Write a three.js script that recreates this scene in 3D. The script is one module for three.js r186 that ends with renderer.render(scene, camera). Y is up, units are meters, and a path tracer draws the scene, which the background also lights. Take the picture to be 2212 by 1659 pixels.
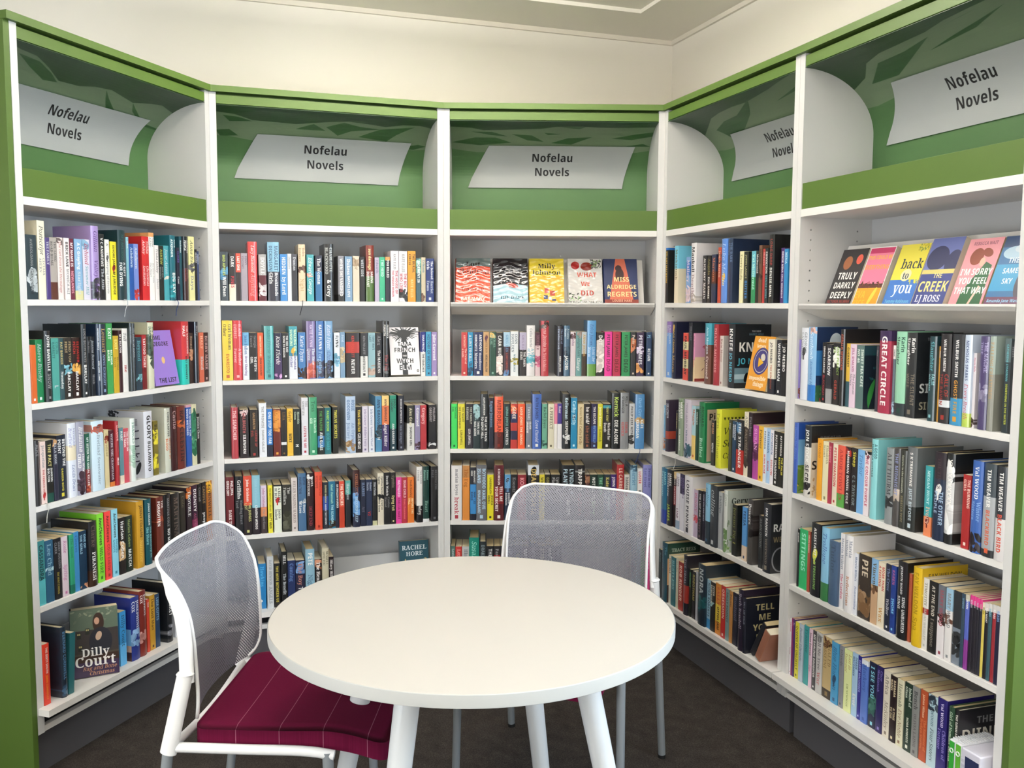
import * as THREE from 'three';
import { RoundedBoxGeometry } from 'three/addons/geometries/RoundedBoxGeometry.js';
import { mergeGeometries } from 'three/addons/utils/BufferGeometryUtils.js';
import { RectAreaLightUniformsLib } from 'three/addons/lights/RectAreaLightUniformsLib.js';

// ------------------------------------------------------------------ camera, sky, lights, exposure
const scene = new THREE.Scene();
const camera = new THREE.PerspectiveCamera(2 * Math.atan(829.5 / 1984.356) * 180 / Math.PI, 2212 / 1659, 0.05, 60);
camera.position.set(-0.2764, 1.4383, 3.7958);
camera.rotation.set(-0.0872, -0.0286, 0.0047, 'YXZ');
scene.add(camera);
const renderer = new THREE.WebGLRenderer({ antialias: true });
renderer.toneMapping = THREE.LinearToneMapping;
renderer.toneMappingExposure = 1.02;
renderer.shadowMap.enabled = true;
RectAreaLightUniformsLib.init();
scene.background = new THREE.Color(0.75, 0.88, 1.0);
scene.backgroundIntensity = 1.0;
const LAMP_DOWN = { color: new THREE.Color(1.0, 0.975, 0.945), intensity: 12 };  // downward light of the unseen pendant nearest the shelves
const LAMP_UP = { color: new THREE.Color(1.0, 0.975, 0.945), intensity: 85 };  // upward light of the unseen pendant, set to brighten walls and ceiling
const LAMP_DOWN_DIM = { color: LAMP_DOWN.color, intensity: 3 }, LAMP_UP_DIM = { color: LAMP_UP.color, intensity: 8 };  // unseen pendants farther back, kept weak so shelf interiors stay dark
const LEFT_DAY = { color: new THREE.Color(0.96, 0.98, 1.0), intensity: 7 };  // daylight from the unseen left window, onto the lower shelves
const RIGHT_DAY = { color: new THREE.Color(0.72, 0.86, 1.0), intensity: 14 };  // bluish daylight from the unseen right window, onto table rim and end panel

// ------------------------------------------------------------------ helpers
let seed = 7;
const rnd = () => { seed = (seed * 1664525 + 1013904223) >>> 0; return seed / 4294967296; };
const V = (x, y, z) => new THREE.Vector3(x, y, z);
const used = {};
const numbered = (n) => { used[n] = (used[n] || 0) + 1; return used[n] === 1 ? n : n + '_' + String(used[n] - 1).padStart(3, '0'); };
function tag(o, label, category, group) { o.userData.label = label; o.userData.category = category; if (group) o.userData.group = group; return o; }
function thing(name, label, category, group) { const g = new THREE.Group(); g.name = numbered(name); scene.add(g); return tag(g, label, category, group); }
function mesh(name, geo, mat, parent, top) {
  const m = new THREE.Mesh(geo, mat); m.name = top ? numbered(name) : name; m.castShadow = true; m.receiveShadow = true; (parent || scene).add(m); return m;
}
function box(x0, x1, y0, y1, z0, z1, r = 0) {
  const w = x1 - x0, h = y1 - y0, d = z1 - z0;
  const g = r ? new RoundedBoxGeometry(w, h, d, 2, r) : new THREE.BoxGeometry(w, h, d);
  g.translate((x0 + x1) / 2, (y0 + y1) / 2, (z0 + z1) / 2); return g;
}
const nonIdx = (g) => (g.index ? g.toNonIndexed() : g);
const merge = (list) => mergeGeometries(list.map((g) => { const n = nonIdx(g); for (const k of Object.keys(n.attributes)) if (!['position', 'normal', 'uv'].includes(k)) n.deleteAttribute(k); return n; }));
function prism(points, y0, y1) { // plan polygon (x,z), counter-clockwise seen from above with z down
  const s = new THREE.Shape(points.map(([x, z]) => new THREE.Vector2(x, -z)));
  const g = new THREE.ExtrudeGeometry(s, { depth: y1 - y0, bevelEnabled: false });
  g.rotateX(-Math.PI / 2); g.translate(0, y0, 0); return g;
}
function tube(pts, r, seg = 24, rad = 12, closed = false, rz = 1) {
  const c = new THREE.CatmullRomCurve3(pts, closed, 'centripetal');
  return new THREE.TubeGeometry(c, seg, r, rad, closed);
}
function rod(a, b, r0, r1, seg = 20) {
  const g = new THREE.CylinderGeometry(r1, r0, a.distanceTo(b), seg, 1);
  g.applyQuaternion(new THREE.Quaternion().setFromUnitVectors(V(0, 1, 0), b.clone().sub(a).normalize()));
  g.translate((a.x + b.x) / 2, (a.y + b.y) / 2, (a.z + b.z) / 2); return g;
}
function dataTex(n, fn, srgb = true) {
  const d = new Uint8Array(n * n * 4);
  for (let y = 0; y < n; y++) for (let x = 0; x < n; x++) { const c = fn(x, y); const i = (y * n + x) * 4; d[i] = c[0]; d[i + 1] = c[1]; d[i + 2] = c[2]; d[i + 3] = c[3] ?? 255; }
  const t = new THREE.DataTexture(d, n, n); t.wrapS = t.wrapT = THREE.RepeatWrapping; t.magFilter = THREE.LinearFilter; t.minFilter = THREE.LinearMipmapLinearFilter; t.generateMipmaps = true;
  if (srgb) t.colorSpace = THREE.SRGBColorSpace; t.needsUpdate = true; return t;
}
const canvasOf = (w, h) => { const c = document.createElement('canvas'); c.width = w; c.height = h; return c; };
function canvasTex(c) { const t = new THREE.CanvasTexture(c); t.colorSpace = THREE.SRGBColorSpace; t.anisotropy = 8; return t; }
const std = (color, roughness, o = {}) => new THREE.MeshStandardMaterial({ color: typeof color === 'number' || typeof color === 'string' ? new THREE.Color(color) : color, roughness, ...o });
const phys = (color, roughness, o = {}) => new THREE.MeshPhysicalMaterial({ color: new THREE.Color(color), roughness, ...o });

// ------------------------------------------------------------------ materials
function speckle(n, base, amp, coarse) {
  const g = []; const m = 16; for (let i = 0; i < m * m; i++) g.push(rnd() - 0.5);
  return dataTex(n, (x, y) => {
    const gx = x / n * m, gy = y / n * m, ix = Math.floor(gx), iy = Math.floor(gy), fx = gx - ix, fy = gy - iy;
    const at = (a, b) => g[((a % m) + m) % m + (((b % m) + m) % m) * m];
    const c = (at(ix, iy) * (1 - fx) + at(ix + 1, iy) * fx) * (1 - fy) + (at(ix, iy + 1) * (1 - fx) + at(ix + 1, iy + 1) * fx) * fy;
    const k = (rnd() - 0.5) * amp + c * coarse; return [base[0] + k, base[1] + k, base[2] + k].map((v) => Math.max(0, Math.min(255, v)));
  });
}
const carpetTex = speckle(256, [50, 43, 38], 42, 15); carpetTex.repeat.set(2.2, 2.2);
const M = {
  white: std('#e9e6e2', 0.42), panel: std('#d9d8d6', 0.4), back: std('#c9cacc', 0.4),
  green: std('#4f6a28', 0.5), greenDark: std('#4a6426', 0.5), plinth: std('#57565a', 0.6),
  wall: std('#f7f1e6', 0.9), ceiling: std('#f3ede1', 0.95), trim: std('#ede5d7', 0.8),
  carpet: std('#ffffff', 1.0, { map: carpetTex, bumpMap: carpetTex, bumpScale: 0.003 }),
  table: std('#bfb9b0', 0.38), tableEdge: std('#b9bab7', 0.42), steel: std('#cfd2d4', 0.34),
  plastic: std('#ecebea', 0.36), legGrey: std('#9aa0a4', 0.4, { metalness: 0.35 }), rubber: std('#141414', 0.7),
  pages: [std('#d6c7a6', 0.95), std('#cbb68c', 0.95), std('#ddd3bd', 0.95)],
  frame: std('#e8e8e6', 0.45), sheet: null,
};
M.meshHoles = dataTex(64, (x, y) => {
  const cell = (cx, cy) => { const dx = Math.abs(x - cx), dy = Math.abs(y - cy); return Math.hypot(Math.min(dx, 64 - dx), Math.min(dy, 64 - dy) * 1.05) < 10.5 ? 1 : 0; };
  const v = cell(16, 16) || cell(48, 48) ? 0 : 255; return [v, v, v];
}, false);
M.meshHoles.repeat.set(1 / 0.0085, 1 / 0.0085);
M.mesh = std('#7a7a83', 0.6, { alphaMap: M.meshHoles, alphaTest: 0.5, side: THREE.DoubleSide });
const seatTex = dataTex(512, (x, y) => {
  const line = x % 256 < 4 ? 1 : 0; const weave = ((x >> 1) + (y >> 1)) % 2 ? 6 : -6; const slub = (y % 37 === 0 && rnd() < 0.7) ? -12 : 0;
  const k = (rnd() - 0.5) * 16 + weave + slub;
  return line ? [150 + k, 92 + k, 112 + k] : [96 + k, 15 + k * 0.5, 48 + k * 0.7].map((v) => Math.max(0, Math.min(255, v)));
});
seatTex.repeat.set(5, 5);
M.seat = phys('#ffffff', 0.95, { map: seatTex, specularIntensity: 0.25 });
// ------------------------------------------------------------------ room (its own axes: x along the back wall, z into the room, corner at the origin)
const ROOM = new THREE.Matrix4().makeRotationY(17.077 * Math.PI / 180).setPosition(0.614, 0, -0.7035);
const CEIL = 2.69, RX = -3.9, RZ = 6.0;
function structure(name, geo, mat) { geo.applyMatrix4(ROOM); const m = mesh(name, geo, mat, scene, true); m.userData.kind = 'structure'; return m; }
{
  const f = box(RX - 0.1, 0.1, -0.1, 0, -0.1, RZ + 0.1); const p = f.attributes.position, uv = f.attributes.uv; for (let i = 0; i < p.count; i++) uv.setXY(i, p.getX(i), p.getZ(i));
  structure('floor', f, M.carpet);
  structure('wall_back', box(RX - 0.12, 0.12, 0, CEIL + 0.15, -0.12, 0), M.wall);
  structure('wall_rear', box(RX - 0.12, 0.12, 0, CEIL + 0.15, RZ, RZ + 0.12), M.wall);
  const opening = (x0, x1, za, zb, ya, yb) => merge([box(x0, x1, 0, CEIL + 0.15, 0, za), box(x0, x1, 0, CEIL + 0.15, zb, RZ), box(x0, x1, 0, ya, za, zb), box(x0, x1, yb, CEIL + 0.15, za, zb)]);
  structure('wall_right', opening(0, 0.12, 2.75, 4.25, 0.85, 2.3), M.wall);
  structure('wall_left', opening(RX - 0.12, RX, 2.4, 4.0, 0.45, 1.6), M.wall);
  structure('ceiling', merge([box(RX, 0, CEIL + 0.016, CEIL + 0.15, 0, RZ), box(RX, 0, CEIL, CEIL + 0.016, 0, 0.34), box(-0.34, 0, CEIL, CEIL + 0.016, 0.34, RZ), box(RX, RX + 0.34, CEIL, CEIL + 0.016, 0.34, RZ), box(RX + 0.34, -0.34, CEIL, CEIL + 0.016, RZ - 0.34, RZ)]), M.ceiling);
  structure('trim_1', box(RX, 0, CEIL - 0.02, CEIL, 0, 0.014), M.trim);
  structure('trim_2', box(-0.014, 0, CEIL - 0.02, CEIL, 0.014, RZ), M.trim);
  const glass = new THREE.MeshPhysicalMaterial({ color: '#ffffff', transmission: 1, roughness: 0.02, thickness: 0, ior: 1.45 });
  [['unseen_window_1', RX - 0.08, RX - 0.03, 2.4, 4.0, 0.45, 1.6], ['unseen_window_2', 0.03, 0.08, 2.75, 4.25, 0.85, 2.3]].forEach(([n, x0, x1, za, zb, ya, yb]) => {  // both windows out of view, placed to light shelves, table and end panel
    const zm = (za + zb) / 2, w = 0.05;
    const o = structure(n, merge([box(x0, x1, ya, yb, za, za + w), box(x0, x1, ya, yb, zb - w, zb), box(x0, x1, ya, ya + w, za + w, zb - w), box(x0, x1, yb - w, yb, za + w, zb - w), box(x0, x1, ya + w, yb - w, zm - w / 2, zm + w / 2)]), M.frame);
    const xm = (x0 + x1) / 2;
    for (const [a, b] of [[za + w, zm - w / 2], [zm + w / 2, zb - w]]) { const g = box(xm - 0.003, xm + 0.003, ya + w, yb - w, a, b); g.applyMatrix4(ROOM); mesh('pane', g, glass, o); }
  });
}
function areaLight(x, y, z, tx, ty, tz, w, h, L) {
  const l = new THREE.RectAreaLight(L.color, L.intensity, w, h);
  l.position.set(x, y, z).applyMatrix4(ROOM); l.lookAt(V(tx, ty, tz).applyMatrix4(ROOM)); scene.add(l);
}
areaLight(RX + 0.02, 1.025, 3.2, 0, 1.025, 3.2, 1.5, 1.05, LEFT_DAY);
areaLight(-0.02, 1.575, 3.5, RX, 1.575, 3.5, 1.4, 1.35, RIGHT_DAY);
const lampGlow = new THREE.MeshStandardMaterial({ color: '#ffffff', emissive: LAMP_DOWN.color, emissiveIntensity: 12 });  // diffuser glow of the unseen pendants, bright enough to streak the book sleeves
const lampGlowUp = lampGlow.clone(); lampGlowUp.emissiveIntensity = 6;
const lampSpots = [[-1.4, 1.26, 'over the third bay end of the table'], [-1.4, 3.5, 'over the middle of the room'], [-1.4, 4.9, 'beside the rear wall'], [-3.1, 3.1, 'beside the unseen low window'], [-3.1, 4.9, 'in the rear corner past the unseen low window']];
for (const [x, z, where] of lampSpots) { // out of view, hung below the ceiling, lighting the shelves below and walls above
  const g = thing('unseen_pendant_light', 'unseen oblong white pendant light ' + where, 'pendant light', 'pendant lights');
  const LY = 2.57, a = z < 2 ? 0.45 : 0.6, b = 0.15;
  g.position.set(x, LY, z).applyMatrix4(ROOM); g.rotation.y = 17.077 * Math.PI / 180;
  mesh('light_body', box(-a, a, -0.02, 0.02, -b, b, 0.004), M.frame, g);
  mesh('diffuser', box(-a + 0.02, a - 0.02, -0.0225, -0.0205, -0.05, 0.05), lampGlow, g);
  mesh('diffuser', box(-a + 0.02, a - 0.02, 0.0205, 0.0225, -b + 0.015, b - 0.015), lampGlowUp, g);
  for (const q of [-a + 0.1, a - 0.1]) mesh('cable', rod(V(q, 0.0228, 0), V(q, CEIL + 0.016 - LY - 0.0005, 0), 0.002, 0.002, 8), M.frame, g);
  areaLight(x, LY - 0.026, z, x, 0, z + 0.001, 2 * a - 0.06, 0.08, z < 2 ? LAMP_DOWN : LAMP_DOWN_DIM);
  areaLight(x, LY + 0.026, z, x, 5, z + 0.001, 2 * a - 0.06, 2 * b - 0.04, z < 2 ? LAMP_UP : LAMP_UP_DIM);
}

// ------------------------------------------------------------------ bookcase bays (local x along the bay, z towards the reader)
const JOINTS = [[-1.61118, 1.11251], [-1.31032, 0.26429], [-0.45, 0], [0.45, 0], [0.70961, 0.86174]];
const ANGLES = [70.471, 17.077, 0, -73.235, -74.299].map((a) => a * Math.PI / 180);
const TURN = [0, ANGLES[0] - ANGLES[1], ANGLES[1], -ANGLES[3], ANGLES[3] - ANGLES[4], 0];
const BW = 0.9, UP = 0.025, DEEP = 0.285, TOP = 2.22, HEAD = 1.739;
const SHELF = [0, 1.444, 1.139, 0.834, 0.53, 0.2255];
const BAY = ['first', 'second', 'third', 'fourth', 'fifth'];
const SHELFNAME = ['', 'top', 'second', 'third', 'fourth', 'bottom'];
const bayMatrix = JOINTS.map(([x, z], i) => new THREE.Matrix4().makeRotationY(ANGLES[i]).setPosition(x, 0, z));
const arc = (t) => { // t 0..1 up the curved header panel: [depth, height]
  if (t < 0.35) return [0.262, 1.745 + (1.98 - 1.745) * t / 0.35];
  const a = (t - 0.35) / 0.65 * Math.PI / 2; return [0.262 * Math.cos(a), 1.98 + 0.195 * Math.sin(a)];
};
function ribbon(uv0, uv1, ta, tb, n, off, skew) { // curved sheet between x0..x1 following the header curve
  const pos = [], uv = [], idx = [];
  for (const [side, o] of [[0, off], [1, off - 0.0015]]) for (let i = 0; i <= n; i++) {
    const k = i / n, t = ta + (tb - ta) * k; const [d0, h0] = arc(t - 0.001), [d1, h1] = arc(t + 0.001);
    const [d, h] = arc(t), dd = d1 - d0, dh = h1 - h0, l = Math.hypot(dd, dh) || 1; // normal towards the reader
    const nx = dh / l, ny = -dd / l; const dep = d - nx * o, y = h - ny * o;
    for (let j = 0; j <= 1; j++) { const x = (j ? uv1 : uv0) + (skew ? skew[j] * k : 0); pos.push(x, y, -dep); uv.push(skew ? (x - uv0) / (uv1 + skew[1] - uv0) : j, k); }
  }
  const row = 2, half = (n + 1) * 2;
  for (let i = 0; i < n; i++) {
    const a = i * row; idx.push(a, a + 1, a + 3, a, a + 3, a + 2);
    const b = half + a; idx.push(b, b + 3, b + 1, b, b + 2, b + 3);
    idx.push(a, a + 2, b + 2, a, b + 2, b); idx.push(a + 1, b + 3, a + 3, a + 1, b + 1, b + 3);
  }
  const e = n * 2; idx.push(0, half + 1, 1, 0, half, half + 1, e, e + 1, half + e + 1, e, half + e + 1, half + e);
  const g = new THREE.BufferGeometry(); g.setAttribute('position', new THREE.Float32BufferAttribute(pos, 3)); g.setAttribute('uv', new THREE.Float32BufferAttribute(uv, 2)); g.setIndex(idx);
  const f = g.toNonIndexed(); f.computeVertexNormals(); return f;
}
// the printed hills on each header panel: ridge heights and dark folds, in panel fractions from the bottom
const RIDGES = [
  [[0, .86], [.08, .83], [.16, .82], [.26, .77], [.36, .71], [.46, .715], [.52, .74], [.6, .75], [.68, .73], [.76, .71], [.84, .74], [.9, .75], [1, .72]],
  [[0, .8], [.08, .785], [.16, .74], [.26, .735], [.36, .73], [.44, .75], [.52, .77], [.6, .785], [.7, .77], [.78, .755], [.86, .785], [.94, .79], [1, .77]],
  [[0, .8], [.1, .79], [.16, .765], [.26, .77], [.36, .78], [.44, .785], [.52, .81], [.64, .815], [.72, .805], [.82, .805], [.92, .81], [1, .815]],
  [[0, .68], [.12, .74], [.2, .78], [.3, .8], [.42, .81], [.52, .805], [.62, .82], [.74, .84], [.86, .87], [1, .9]],
  [[0, .66], [.1, .7], [.18, .77], [.28, .8], [.4, .81], [.52, .82], [.62, .845], [.74, .86], [.86, .87], [1, .86]]];
const FOLDS = [
  [[[.1, .8], [.2, .79], [.3, .74], [.36, .7], [.3, .69], [.2, .74]], [[.58, .74], [.64, .69], [.72, .63], [.66, .64]], [[.76, .71], [.86, .64], [.92, .58], [.8, .66]], [[.8, .62], [.9, .6], [1, .56], [1, .6]]],
  [[[.03, .77], [.1, .76], [.16, .73], [.06, .72]], [[.36, .69], [.44, .74], [.5, .69]], [[.5, .72], [.58, .77], [.66, .74], [.76, .73], [.62, .7], [.56, .66]], [[.66, .66], [.76, .73], [.92, .77], [.84, .69], [.8, .64]], [[.0, .65], [.06, .66], [.1, .62], [.02, .61]], [[.86, .6], [.96, .63], [1, .62], [.94, .59]]],
  [[[.1, .75], [.2, .75], [.28, .71], [.2, .72]], [[0, .66], [.12, .7], [.22, .7], [.3, .66], [.14, .64]], [[.3, .73], [.4, .72], [.46, .67], [.38, .68]], [[.46, .745], [.54, .735], [.48, .725]], [[.5, .66], [.58, .7], [.7, .71], [.6, .65]], [[.54, .805], [.66, .81], [.63, .785]], [[.8, .7], [.9, .69], [1, .72], [1, .76], [.92, .74]], [[.88, .64], [.96, .66], [1, .64]]],
  [[[.12, .69], [.24, .73], [.36, .74], [.46, .78], [.56, .82], [.44, .72], [.3, .64], [.18, .6]], [[.66, .74], [.78, .77], [1, .83], [1, .79]], [[.2, .5], [.32, .54], [.44, .57], [.3, .5]]],
  [[[.1, .66], [.22, .75], [.36, .76], [.5, .79], [.38, .73], [.24, .66]], [[.44, .72], [.56, .75], [.7, .78], [.82, .81], [.66, .75]], [[.6, .82], [.74, .84], [.68, .83]]]];
function hillsTexture(b) {
  const W = 512, H = 512, c = canvasOf(W, H), x = c.getContext('2d');
  x.fillStyle = '#1a3f15'; x.fillRect(0, 0, W, H);
  const y = (v) => H * (1 - (v < 0.6 ? v : 0.6 + (v - 0.6) * 1.35));
  x.fillStyle = '#687c5e'; x.beginPath(); x.moveTo(0, H); for (const [u, v] of RIDGES[b]) x.lineTo(u * W, y(v)); x.lineTo(W, H); x.closePath(); x.fill();
  x.fillStyle = '#24501f'; for (const f of FOLDS[b]) { x.beginPath(); f.forEach(([u, v], i) => (i ? x.lineTo(u * W, y(v)) : x.moveTo(u * W, y(v)))); x.closePath(); x.fill(); }
  x.fillStyle = '#466b3d'; x.beginPath(); x.moveTo(0, H); for (let i = 0; i <= 16; i++) x.lineTo(i / 16 * W, y((b > 2 ? 0.55 : 0.6) + 0.015 * Math.sin(i * 1.1 + b))); x.lineTo(W, H); x.closePath(); x.fill();
  return canvasTex(c);
}
const signTex = (() => {
  const c = canvasOf(1024, 384), x = c.getContext('2d'); x.fillStyle = '#a6aaa9'; x.fillRect(0, 0, 1024, 384);
  x.fillStyle = '#0e0e10'; x.textAlign = 'center'; x.textBaseline = 'middle'; x.font = 'bold 108px sans-serif'; x.scale(0.62, 1);
  x.fillText('Nofelau', 520 / 0.62, 120); x.fillText('Novels', 520 / 0.62, 256); return canvasTex(c);
})();
M.sheet = std('#ffffff', 0.45, { map: signTex });
const bayLabels = [
  'white bookcase with green header, first bay, beside the maroon-seated chair',
  'white bookcase with green header, second bay, with one black-and-white cover displayed',
  'white bookcase with green header, third bay, angled across the room corner',
  'white bookcase with green header, fourth bay, with an orange cover displayed',
  'white bookcase with green header, fifth bay, with six covers on its slanted shelf'];
const drilled = (() => {
  const sh = new THREE.Shape([[0, 0.145], [DEEP, 0.145], [DEEP, TOP], [0, TOP]].map(([z, y]) => new THREE.Vector2(z, y)));
  for (let y = 0.3; y < 1.68; y += 0.032) for (const z of [0.04, 0.215]) { const h = new THREE.Path(); h.absellipse(z, y, 0.0028, 0.0028, 0, Math.PI * 2, true); sh.holes.push(h); }
  const g = new THREE.ExtrudeGeometry(sh, { depth: (UP - 0.0004) / 2, bevelEnabled: false, curveSegments: 6 }); g.rotateY(Math.PI / 2); return g;
})();
for (let b = 0; b < 5; b++) {
  const g = thing('bookcase', bayLabels[b], 'bookcase', 'bays of the curved bookcase run'); g.applyMatrix4(bayMatrix[b]);
  for (const [x0, x1] of [[0.0004, UP], [BW - UP, BW - 0.0004]]) {
    const xm = (x0 + x1) / 2, solid = x0 < 0.1 ? box(x0, xm, 0.145, TOP, -DEEP, 0) : box(xm, x1, 0.145, TOP, -DEEP, 0); // outer half solid, inner half drilled for shelf pins
    mesh('side_panel', merge([solid, drilled.clone().translate(x0 < 0.1 ? xm : x0, 0, 0)]), M.panel, g);
  }
  const a = UP + 0.0004, z1 = BW - UP - 0.0004;
  mesh('back_panel', box(a, z1, 0.16, TOP - 0.03, -0.278, -0.27), M.back, g);
  mesh('header_shelf', box(a, z1, HEAD - 0.024, HEAD, -0.269, 0, 0.001), M.white, g);
  mesh('lower_fascia', box(a, z1, HEAD + 0.0004, 1.82, -0.02, -0.003, 0.001), M.green, g);
  mesh('upper_fascia', box(a, z1, 2.179, 2.212, -0.02, -0.001, 0.001), M.green, g);
  mesh('cornice_packer', box(a, z1, 2.2125, TOP, -0.26, -0.022), M.greenDark, g);
  const ml = Math.tan(TURN[b] / 2), mr = Math.tan(TURN[b + 1] / 2), ov = 0.014, el = b === 0 ? 0.021 : 0, er = b === 4 ? 0.021 : 0;
  mesh('cornice', prism([[ov * ml - el, ov], [-el, 0], [-el, -0.29], [BW + er, -0.29], [BW + er, 0], [BW - ov * mr + er, ov]], TOP + 0.0004, 2.243), M.green, g);
  const hills = std('#ffffff', 0.42, { map: hillsTexture(b) });
  mesh('curved_header_panel', ribbon(a, z1, 0, 1, 40, 0.0), hills, g);
  const shelfBox = (y, x0, x1, zf) => box(x0, x1, y - 0.018, y, -0.268, zf, 0.001);
  for (let k = 1; k <= 4; k++) {
    if (k === 1 && (b === 2 || b === 4)) {
      const s = mesh('display_shelf', (() => { // slanted: a lip, a ledge that falls to the back and a leaning board
        const prof = new THREE.Shape([[0, 1.426], [0.016, 1.426], [0.016, 1.443], [0, 1.443]].map(([d, y]) => new THREE.Vector2(d, y)));
        const led = new THREE.Shape([[0, 1.426], [0.1, 1.392], [0.1, 1.408], [0.016, 1.437], [0, 1.437]].map(([d, y]) => new THREE.Vector2(d, y)));
        const ex = (sh) => { const q = new THREE.ExtrudeGeometry(sh, { depth: z1 - a - 0.006, bevelEnabled: false }); q.rotateY(Math.PI / 2); q.translate(a + 0.003, 0, 0); return q; };
        return merge([ex(prof), ex(led)]);
      })(), M.white, g);
      const bd = box(a + 0.012, z1 - 0.03, 0, 0.235, -0.012, 0, 0.001); bd.rotateX(-0.375); bd.translate(0, 1.4085, -0.0885);
      mesh('slanted_board', bd, M.white, s);
    } else {
      const s = mesh('shelf', shelfBox(SHELF[k], a, z1, 0), M.white, g);
      mesh('back_stop', box(a + 0.002, z1 - 0.002, SHELF[k] + 0.0003, SHELF[k] + 0.186, -0.206, -0.2), M.back, s);
    }
  }
  const base = mesh('base_shelf', prism([[a, 0.0], [a, -0.268], [z1, -0.268], [z1, 0.0], [BW - 0.003 - 0.04 * mr, 0.0006], [BW - 0.003 - 0.04 * mr, 0.04], [0.003 + 0.04 * ml, 0.04], [0.003 + 0.04 * ml, 0.0006]], 0.2055, 0.2255), M.white, g);
  mesh('back_stop', box(a + 0.002, z1 - 0.002, 0.2258, 0.355, -0.206, -0.2), M.back, base);
  mesh('base_rail', box(a, z1, 0.145, 0.163, -0.022, -0.004), M.white, g);
  mesh('plinth', box(b === 0 ? 0 : 0.012, b === 4 ? BW : BW - 0.012, 0.0, 0.1445, -0.28, -0.045), M.plinth, g);
  if (b === 0) mesh('end_panel', box(-0.0205, -0.0005, 0, TOP, -0.29, 0, 0.001), M.green, g);
  if (b === 4) mesh('end_panel', box(BW + 0.0005, BW + 0.0205, 0, TOP, -0.29, 0, 0.001), M.green, g);
  const sgn = mesh('header_sign', ribbon(0.095, 0.765, 0.29, 0.35 + 0.65 * 0.74 / (Math.PI / 2), 24, 0.005, [0.09, 0.045]), M.sheet, scene, true);
  tag(sgn, 'curved white sign reading Nofelau Novels in the ' + BAY[b] + ' bay header', 'sign', 'header signs'); sgn.applyMatrix4(bayMatrix[b]);
}
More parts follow.
